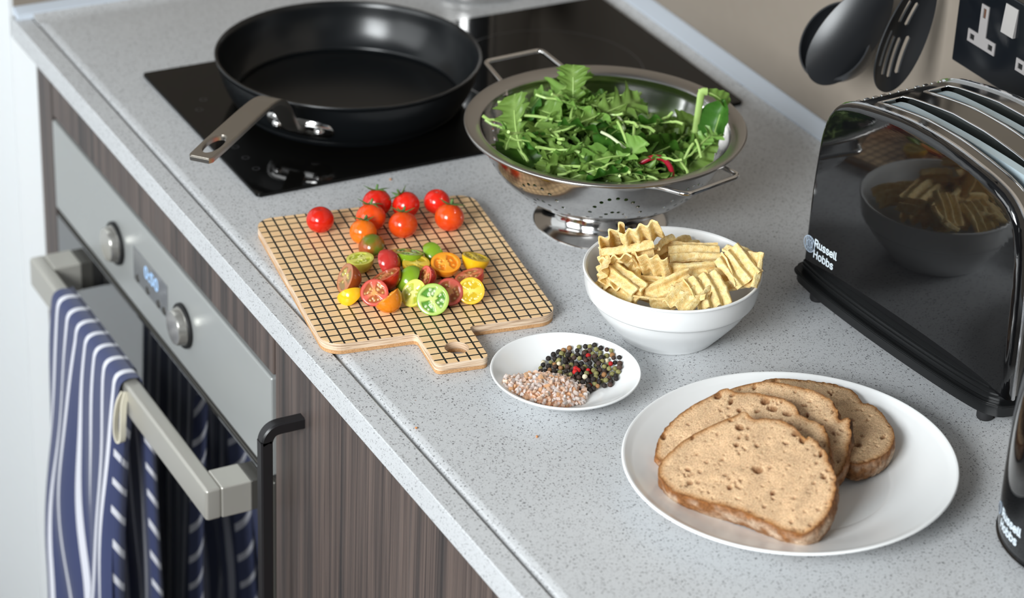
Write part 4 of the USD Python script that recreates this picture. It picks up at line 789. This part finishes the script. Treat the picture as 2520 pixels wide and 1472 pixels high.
def bread(name, label, outline, th, loc, R, seed, holes):
    """Slice whose cut face is the outline in z = 0; the crust goes down to z = -th."""
    rg = np.random.default_rng(seed)
    O = resample(smooth_curve(outline, 5, True), .0011)
    O = O + ((meshkit.fbm(np.c_[O * 330, np.full(len(O), seed)], 3, seed) - .5) * .0022)[:, None]
    poly = Polygon(O).buffer(0); poly = poly if poly.geom_type == 'Polygon' else max(poly.geoms, key=lambda g: g.area)
    O = np.asarray(poly.exterior.coords)[:-1]; 
    if poly.exterior.is_ccw is False: O = O[::-1]
    x0, y0, x1, y1 = poly.bounds; d = .00105; X, Y = np.meshgrid(np.arange(x0, x1, d), np.arange(y0, y1, d)); G = np.c_[X.ravel(), Y.ravel()] + rg.uniform(-.2, .2, (X.size, 2)) * d
    import shapely
    inn = shapely.contains_xy(poly.buffer(-.0008), G[:, 0], G[:, 1]); G = G[inn]; A = np.vstack([O, G]); no = len(O)
    T_ = Delaunay(A).simplices; ce = A[T_].mean(1); T_ = T_[shapely.contains_xy(poly, ce[:, 0], ce[:, 1])]
    e1, e2 = A[T_[:, 1]] - A[T_[:, 0]], A[T_[:, 2]] - A[T_[:, 0]]; fl = e1[:, 0] * e2[:, 1] - e1[:, 1] * e2[:, 0] < 0; T_[fl] = T_[fl][:, ::-1]
    dist = shapely.distance(shapely.points(A), poly.exterior)
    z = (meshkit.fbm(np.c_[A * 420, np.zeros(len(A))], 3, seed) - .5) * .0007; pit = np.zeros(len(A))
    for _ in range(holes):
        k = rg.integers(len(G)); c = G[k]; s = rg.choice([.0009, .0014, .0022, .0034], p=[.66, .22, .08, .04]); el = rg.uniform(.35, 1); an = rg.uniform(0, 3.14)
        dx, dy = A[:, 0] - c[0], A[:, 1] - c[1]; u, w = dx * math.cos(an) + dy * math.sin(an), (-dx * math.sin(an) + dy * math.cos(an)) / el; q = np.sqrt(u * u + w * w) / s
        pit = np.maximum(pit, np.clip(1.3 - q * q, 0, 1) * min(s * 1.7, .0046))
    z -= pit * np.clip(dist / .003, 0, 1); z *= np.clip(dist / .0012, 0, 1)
    t_ = np.clip(1 - dist / .0060, 0, 1)[:, None] ** 1.5 * np.clip(.75 + 1.1 * (meshkit.fbm(np.c_[A * 150, np.full(len(A), 3.)], 2, seed + 3) - .3), 0, 1)[:, None]
    tone = meshkit.fbm(np.c_[A * 130, np.full(len(A), 1.)], 3, seed + 9)[:, None]
    col = np.array((.60, .405, .240)) * (.74 + .52 * tone); col = col * (1 - t_) + np.array((.40, .165, .038)) * t_; t2 = np.clip(1 - dist / .0022, 0, 1)[:, None] * np.clip(.35 + 1.5 * (meshkit.fbm(np.c_[A * 220, np.full(len(A), 5.)], 2, seed + 2) - .25), 0, 1)[:, None]; col = col * (1 - t2) + np.array((.13, .042, .010)) * t2; pit_shade = np.clip(pit / .0028, 0, 1)[:, None] * .85; col = col * (1 - pit_shade) + np.array((.23, .105, .04)) * pit_shade  # crumb holes darkened last: their self-shadow is put into the vertex colour
    t = thing(name, label, 'bread', loc, R, 'bread slices on the plate')
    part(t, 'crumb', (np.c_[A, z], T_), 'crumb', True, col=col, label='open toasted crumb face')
    ks = np.linspace(0, 1, 11); V, C = [], []
    nrm = np.roll(O, -1, 0) - np.roll(O, 1, 0); nrm = np.c_[nrm[:, 1], -nrm[:, 0]]; nrm /= np.linalg.norm(nrm, axis=1, keepdims=True)
    low = np.clip((y0 + .45 * (y1 - y0) - O[:, 1]) / .02, 0, 1)
    for k in ks:
        bul = .0014 * math.sin(math.pi * k); q3 = np.c_[O * 300, np.full(no, k * th * 300)]; f = meshkit.fbm(q3, 3, seed + 1); V.append(np.c_[O + nrm * (bul + (f - .5)[:, None] * .0022 * math.sin(math.pi * k)), np.full(no, -k * th)])
        fl_ = np.clip((meshkit.fbm(q3 * .35, 3, seed + 4) - .42) * 4, 0, 1) * (.25 + .6 * low) * min(1, k * 3); c0 = np.array((.27, .100, .024)) * (1 - k) ** 2 + np.array((.27, .125, .048)) * (1 - (1 - k) ** 2); c0 = np.tile(c0, (no, 1)) * (.65 + .8 * f[:, None])
        dk = np.clip((meshkit.fbm(np.c_[O * 60, np.full(no, 2.)], 2, seed + 6) - .52) * 6, 0, 1) * (1 - low); c0 = c0 * (1 - .7 * dk[:, None]); C.append(c0 * (1 - fl_[:, None]) + np.array((.62, .47, .34)) * fl_[:, None])
    F = grid_faces(len(ks), no, False, True)[:, ::-1]; V = np.vstack(V); C = np.vstack(C)
    B = Delaunay(O).simplices; ce = O[B].mean(1); B = B[shapely.contains_xy(poly, ce[:, 0], ce[:, 1])]; e1, e2 = O[B[:, 1]] - O[B[:, 0]], O[B[:, 2]] - O[B[:, 0]]; fl = e1[:, 0] * e2[:, 1] - e1[:, 1] * e2[:, 0] > 0; B[fl] = B[fl][:, ::-1]
    part(t, 'crust', trimesh.Trimesh(V, np.vstack([F, B + (len(ks) - 1) * no]), process=False), 'crust', True, col=C, label='brown floury crust')
    return t
BP, Bu, Bv, Bn = (np.array(q) for q in BREAD_FRAME); BR = np.c_[Bu, Bv, Bn]
b2 = B2 + [(.0870, .0720), (.0860, .0560), (.0800, .0460), (.0640, .0400), (.0400, .0370), (.0100, .0330), (-.0180, .0310)]
b3 = [(-.0330, .1120)] + B3 + [(.0890, .0760), (.0820, .0690), (.0600, .0650), (.0300, .0630), (.0020, .0610), (-.0240, .0640), (-.0350, .0800)]
b4 = B4 + [(.2870, -.6180), (.2780, -.5950), (.2690, -.5700), (.2640, -.5450), (.2680, -.5230), (.2820, -.5050)]
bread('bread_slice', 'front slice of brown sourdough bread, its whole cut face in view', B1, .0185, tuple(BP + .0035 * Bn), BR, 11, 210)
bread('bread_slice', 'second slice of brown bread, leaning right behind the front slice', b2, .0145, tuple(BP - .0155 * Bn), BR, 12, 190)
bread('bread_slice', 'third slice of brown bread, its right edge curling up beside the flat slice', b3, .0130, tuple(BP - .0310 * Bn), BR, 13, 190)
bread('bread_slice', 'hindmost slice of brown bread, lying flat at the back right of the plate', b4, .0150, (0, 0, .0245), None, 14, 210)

# ================================================ toaster
TO = np.array([.4111 * math.cos(math.radians(4)) + .504 * math.sin(math.radians(4)), .4111 * math.sin(math.radians(4)) - .504 * math.cos(math.radians(4)), 0])
ts = thing('toaster', 'glossy black two-slot toaster with dark chrome top, against the wall', 'toaster', tuple(TO), rotz(math.radians(4)))
# local frame: x into the toaster from its front panel, y along it (far end +), z up; profile in y-z
arch = [(.1335, .024), (.1330, .060), (.1322, .095), (.1296, .131), (.1255, .1580), (.1150, .1790), (.0990, .1895), (.0680, .1975), (.0226, .2042), (-.0223, .2048), (-.0575, .2015), (-.0837, .1975), (-.1018, .1918), (-.1152, .1815), (-.1224, .1663), (-.1274, .1380), (-.1310, .090), (-.1325, .024)]
ap = Polygon(smooth_curve(arch, 6)).buffer(0)
def yz(poly, xa, xb, b=0.0): return move(extrude(poly, xa, xb, b), AX((0, 1, 0), (0, 0, 1), (1, 0, 0)))
def inset(p, d): return p.buffer(-d, quad_segs=6)
pan = [yz(inset(ap, q), xa, xb) for q, xa, xb in ((.0068, -.0010, .004), (.0046, -.0006, .004), (.0030, .0004, .0045), (.0018, .0018, .005), (.0011, .0038, .009))]
part(ts, 'front_panel', tm(m3.Manifold.batch_boolean([mf(q) for q in pan], m3.OpType.Add).calculate_normals(0, 40)) if False else trimesh.Trimesh(*hull(np.vstack([q.vertices for q in pan])), process=False), 'gloss_black', 25, label='glossy black side panel')
part(ts, 'trim_band', yz(inset(ap, .0002), .0070, .0105, .0008), 'chrome', 30, label='thin bright chrome edge')
core = mf(yz(inset(ap, .0022), .0095, .1120, .001))
for xa, xb in ((.0215, .0475), (.0700, .0960)):
    core = core - mf(box(xa, xb, -.1060, .0830, .075, .25))
part(ts, 'body', tm(core), 'dark_chrome', 30, label='dark chrome top and ends with two long slots')
part(ts, 'trim_band', yz(inset(ap, .0002), .1110, .1145, .0008), 'chrome', 30)
part(ts, 'rear_panel', trimesh.Trimesh(*hull(np.vstack([move(q, np.diag([-1., 1, 1]), (.1210, 0, 0)).vertices for q in pan])), process=False), 'gloss_black', 25)
for xa, xb in ((.0215, .0475), (.0700, .0960)):
    P = [(xa - .0006, -.1066), (xb + .0006, -.1066), (xb + .0006, .0836), (xa - .0006, .0836)]; zt = lambda y: float(np.interp(-y, [-p[0] for p in arch[5:14]], [p[1] for p in arch[5:14]])) - .0018
    lp_ = [(xx, yy, zt(yy)) for xx, yy in ([(xa, y) for y in np.linspace(-.106, .083, 16)] + [(x, .083) for x in np.linspace(xa, xb, 5)[1:]] + [(xb, y) for y in np.linspace(.083, -.106, 16)[1:]] + [(x, -.106) for x in np.linspace(xb, xa, 5)[1:-1]])]
    sl = part(ts, 'slot_lip', tube(lp_, .0011, 8, closed=True), 'chrome', 60, label='raised rim round the slot')
    part(ts, 'slot_lining', cat(box(xa + .0003, xa + .0011, -.105, .082, .08, .183), box(xb - .0011, xb - .0003, -.105, .082, .08, .183), box(xa, xb, -.105, .082, .076, .078)), 'slot_dark', False)
    bar = smooth_curve([(0, .0815, .150), (0, .0800, .178), (0, .0740, .1865), (0, .04, .1905), (0, -.02, .1925), (0, -.09, .1905), (0, -.104, .186)], 6)
    part(ts, 'bread_guide', move(tube(bar, .0052, sec=[(-.8, -1), (.8, -1), (1, -.8), (1, .8), (.8, 1), (-.8, 1)]), None, ((xa + xb) / 2 + .0025, 0, 0)), 'lift_grey', 35, label='pale grey bread guide bar in the slot')
    for y in np.linspace(.062, -.088, 7):
        part(ts, 'guide_wire', tube([(xa + .001, y, .1855), (xa + .0065, y - .002, .1835), (xa + .0068, y - .002, .150)], .00055, 6), 'chrome', 60)
for k in range(11):
    x = .018 + k * .0090; part(ts, 'vent_slat', box(x, x + .0052, .1020, .1090, .1796, .1842, .0008), 'chrome', False)
pts = [(-.0010, .1370), (-.0070, .1330), (-.0100, .1180), (-.0135, .0870), (-.0158, .0200), (-.0150, -.0500), (-.0118, -.1020), (-.0060, -.1225), (.0080, -.1330), (.0560, -.1365), (.1050, -.1330), (.1200, -.1220), (.1300, -.1), (.1350, 0), (.1300, .1), (.1200, .1280), (.1050, .1400), (.0560, .1430), (.0080, .1405)]
bp = Polygon(smooth_curve(pts, 5, True)).buffer(0)
part(ts, 'base', cat(extrude(bp.buffer(-.0020), .0075, .0185, .0025), extrude(bp.buffer(.0008), .0165, .0205, .0014), extrude(bp.buffer(-.0050), .0195, .0300, .0040)), 'satin_black', 30, label='stepped black plastic base')
for x, y in ((.004, .108), (.004, -.112), (.11, .108), (.11, -.112)):
    part(ts, 'foot', move(lathe([(0, 0), (.0062, 0), (.0068, .0012), (.0068, .0090), (0, .0090)], 24), None, (x - .004, y, .0003)), 'rubber', 30)
part(ts, 'lever', box(.050, .070, -.1450, -.1330, .120, .130, .002), 'satin_black', False)
bg = part(ts, 'brand_lettering', cat(text('Russell', .0071, .0003, OF, (-.0010, .1185, .0478), True, .93), text('Hobbs', .0071, .0003, OF, (-.0010, .1188, .0372), True, .93)), 'print_white', False, label='white maker name printed on the panel')
part(ts, 'emblem', cat(*[move(lathe([(r0, 0), (r1, 0), (r1, .0003), (r0, .0003)], 40), AX((0, 0, 1), (0, 1, 0), (-1, 0, 0)), (-.0010, .1248, .0468)) for r0, r1 in ((.0034, .0041), (.0068, .0078))] + [box(-.0013, -.0010, .1248 + a - .00045, .1248 + a + .00045, .0468 - h, .0468 + h) for a, h in ((-.0042, .0052), (-.0021, .0062), (0, .0066), (.0021, .0062), (.0042, .0052))]), 'emblem_blue', False, label='round pale emblem beside the maker name')

# ================================================ kettle
KX, KY = .4220, -.7680
kt = thing('kettle', 'glossy black kettle at the right edge, white lettering near its base', 'kettle', (KX, KY, .0002))
part(kt, 'body', lathe(list(smooth_curve([(0, .004), (.069, .004), (.0735, .0065), (.0748, .013), (.0752, .04), (.0750, .09), (.0738, .125), (.0715, .150), (.0670, .182), (.0600, .205)], 6)) + [(.058, .207), (0, .207)], 110), 'gloss_black', 35)
part(kt, 'base', lathe([(0, 0), (.068, 0), (.0700, .0012), (.0700, .0038), (.066, .0046), (0, .0046)], 80), 'satin_black', 30)
part(kt, 'lid', lathe([(.0, .2125), (.050, .2110), (.057, .2085), (.0575, .2068), (0, .2068)], 60), 'satin_black', 40)
part(kt, 'knob', lathe([(0, .235), (.010, .234), (.013, .229), (.008, .220), (.009, .2115), (0, .2115)], 30), 'chrome', 50)
part(kt, 'handle', tube(smooth_curve([(.050, -.025, .195), (.098, -.035, .203), (.112, -.040, .165), (.108, -.039, .105), (.085, -.030, .060), (.062, -.022, .050)], 7), .0105, 12), 'satin_black', 60)
part(kt, 'spout', trimesh.Trimesh(*hull([(-.058, .018, .200), (-.058, -.018, .200), (-.095, 0, .206), (-.062, .012, .165), (-.062, -.012, .165), (-.050, 0, .205)]), process=False), 'gloss_black', False)
def on_cylinder(t, r, a0):
    v = np.asarray(t.vertices); a = a0 + v[:, 0] / r; rr = r + v[:, 2]; return trimesh.Trimesh(np.c_[rr * np.cos(a), rr * np.sin(a), v[:, 1]], t.faces, process=False)
A0 = math.atan2(.691, -.722) + .34
def ct(s, z): 
    t = meshkit.text_mesh(s, .0068, .0002, True); v = t.vertices.copy(); v[:, 1] += z; return on_cylinder(trimesh.Trimesh(v, t.faces, process=False).subdivide_to_size(.004) if False else trimesh.Trimesh(v, t.faces, process=False), .0754, A0)
part(kt, 'brand_lettering', cat(ct('Russell', .0260), ct('Hobbs', .0165)), 'print_white', False, label='white maker name near the base of the kettle')
ea = A0 - .10; part(kt, 'emblem', move(lathe([(.0040, 0), (.0050, 0), (.0050, .0004), (.0040, .0004)], 30), AX((-math.sin(ea), math.cos(ea), 0), (0, 0, 1), (math.cos(ea), math.sin(ea), 0)), (.0754 * math.cos(ea), .0754 * math.sin(ea), .0270)), 'emblem_blue', False)

# ================================================ utensils hanging on the wall
ra = thing('utensil_rail', 'black wall rail that the hanging kitchen utensils hook onto', 'rail', (0, 0, 0))
part(ra, 'bar', tube([(.600, -.06, .470), (.600, -.42, .470)], .006, 14), 'soft_black', 60)
for y in (-.07, -.41): part(ra, 'bracket', tube([(.600, y, .470), (.631, y, .470)], .006, 12), 'soft_black', 60)
def utensil(name, label, y, xh, z0, head):
    t = thing(name, label, 'utensil', (xh, y, z0)); m, hx, hz = head; part(t, 'head', m, 'soft_black', 50)
    P = smooth_curve([(hx, 0, hz), ((hx + .600 - xh) / 2, 0, hz + .08), (.600 - xh, 0, .440 - z0), (.5985 - xh + .012, 0, .484 - z0), (.600 - xh, 0, .482 - z0), (.588 - xh, 0, .474 - z0)], 6)
    part(t, 'handle', tube(P, np.interp(np.linspace(0, 1, len(P)), [0, .3, 1], [.0075, .0055, .0040]), 10), 'soft_black', 60); return t
ho = smooth_curve([(0, -.0390), (.0145, -.0362), (.0280, -.0265), (.0367, -.0110), (.0390, 0)], 6); hi = ho[::-1] * [.955, .955]
ld = lathe(list(ho) + list(hi), 60)
utensil('soup_ladle', 'black soup ladle with a round bowl, hanging leftmost behind the spoon', -.1650, .5740, .138, (move(ld, basis((-.80, -.15, .58))), .020, .030))
def spoon_head(a, b, dep, slots=()):
    n, m = 26, 60; V = []
    for k in np.linspace(0, 1, n):
        for q in np.linspace(0, 2 * np.pi, m, endpoint=False):
            V.append((k * b * math.cos(q), k * a * math.sin(q) * (1 + .12 * math.sin(q)), dep * (k * k - 1)))
    V = np.array(V); F = grid_faces(n, m, False, True); lo_ = V - [0, 0, .0018]; o = n * m; e = np.arange((n - 1) * m, n * m); e2 = np.roll(e, -1)
    t = trimesh.Trimesh(np.vstack([V, lo_]), np.vstack([F, F[:, ::-1] + o, np.c_[e, e + o, e2], np.c_[e2, e + o, e2 + o]]), process=False); t.merge_vertices(); t.update_faces(t.nondegenerate_faces()); trimesh.repair.fix_normals(t)
    if slots:
        mm = mf(t); c_ = [mf(move(extrude(Polygon([(x - .0022, y0 + .002), (x, y0), (x + .0022, y0 + .002), (x + .0022, y1 - .002), (x, y1), (x - .0022, y1 - .002)]), -.04, .03), None)) for x, y0, y1 in slots]
        if not mm.is_empty(): t = tm(mm - m3.Manifold.batch_boolean(c_, m3.OpType.Add))
    return t
SR = frame((.88, -.36, -.30), (-.25, -.93, .30))                       # across, (along), face
utensil('serving_spoon', 'big black serving spoon hanging in front of the ladle, its face lit', -.1880, .5700, .1500, (move(spoon_head(.056, .0270, -.0075), frame((.74, -.42, -.52), (-.56, -.80, .20))), .030, .048))
utensil('slotted_spoon', 'black slotted spoon hanging right of the ladle, partly behind the toaster', -.2650, .5760, .178, (move(spoon_head(.055, .0270, .0100, [(-.012, -.030, .006), (-.004, -.036, .002), (.004, -.036, .002), (.012, -.030, .006), (-.006, .012, .036), (.004, .012, .036)]), frame((.88, .10, -.45), (.05, -.97, .1))), .024, .044))

# ================================================ socket
so = thing('wall_socket', 'black double wall socket with grey three-pin outlets and steel switches', 'socket', (.622, -.2755, .1568))
# local: y runs to -.146, z to .086
part(so, 'plate', box(0, .0078, -.1460, 0, 0, .0862, .0012), 'socket_black', False)
for y0 in (-.0385, -.1075):
    pin = Polygon([(-.0193, 0), (.0193, 0), (.0193, .0115), (.0052, .0115), (.0052, .0400), (-.0052, .0400), (-.0052, .0115), (-.0193, .0115)])
    for hx, hz, w_, h_ in ((-.0130, .0055, .0032, .0026), (.0130, .0055, .0032, .0026), (0, .0325, .0020, .0045)):
        pin = pin.difference(Polygon([(hx - w_, hz - h_), (hx + w_, hz - h_), (hx + w_, hz + h_), (hx - w_, hz + h_)]))
    po = part(so, 'outlet', move(extrude(pin, 0, .0012), OF, (.0002, y0, .0265)), 'socket_grey', False, label='grey three-pin outlet inlay')
    for hx, hz, w_, h_, m_ in ((-.0130, .0055, .0030, .0024, 'gap_black'), (.0130, .0055, .0030, .0024, 'gap_black'), (0, .0325, .0018, .0043, 'earth_brown')):
        part(po, 'pin_hole', box(-.0001, .0002, y0 - hx - w_, y0 - hx + w_, .0265 + hz - h_, .0265 + hz + h_), m_, False)
for y0 in (-.0735, -.0180 - .0015) [:1] + (-.1380,):
    sw = part(so, 'switch', trimesh.Trimesh(*hull([(x, y, z) for y in (y0 - .0085, y0 + .0085) for x, z in ((.001, .0530), (.001, .0790), (-.0030, .0530), (-.0008, .0790))]), process=False), 'switch_steel', False, label='steel rocker switch')

# ================================================ crumbs
rough_bump('crumb_bit', (.55, .24, .09), .8, 900, .0005)
for k, (x, y) in enumerate(((.2166, -.4716), (.0716, -.0540), (.1990, -.0135), (.0305, -.4160), (.1110, -.4660), (.2110, -.5000))):
    single('bread_crumb', trimesh.Trimesh(*hull(trimesh.creation.icosphere(1, .0013).vertices * np.random.default_rng(k).uniform(.5, 1, (42, 1))), process=False), 'crumb_bit', 'tiny orange-brown crumb lying on the grey worktop', 'crumb', 'crumbs on the worktop', loc=(x, y, .0009), smooth=False)
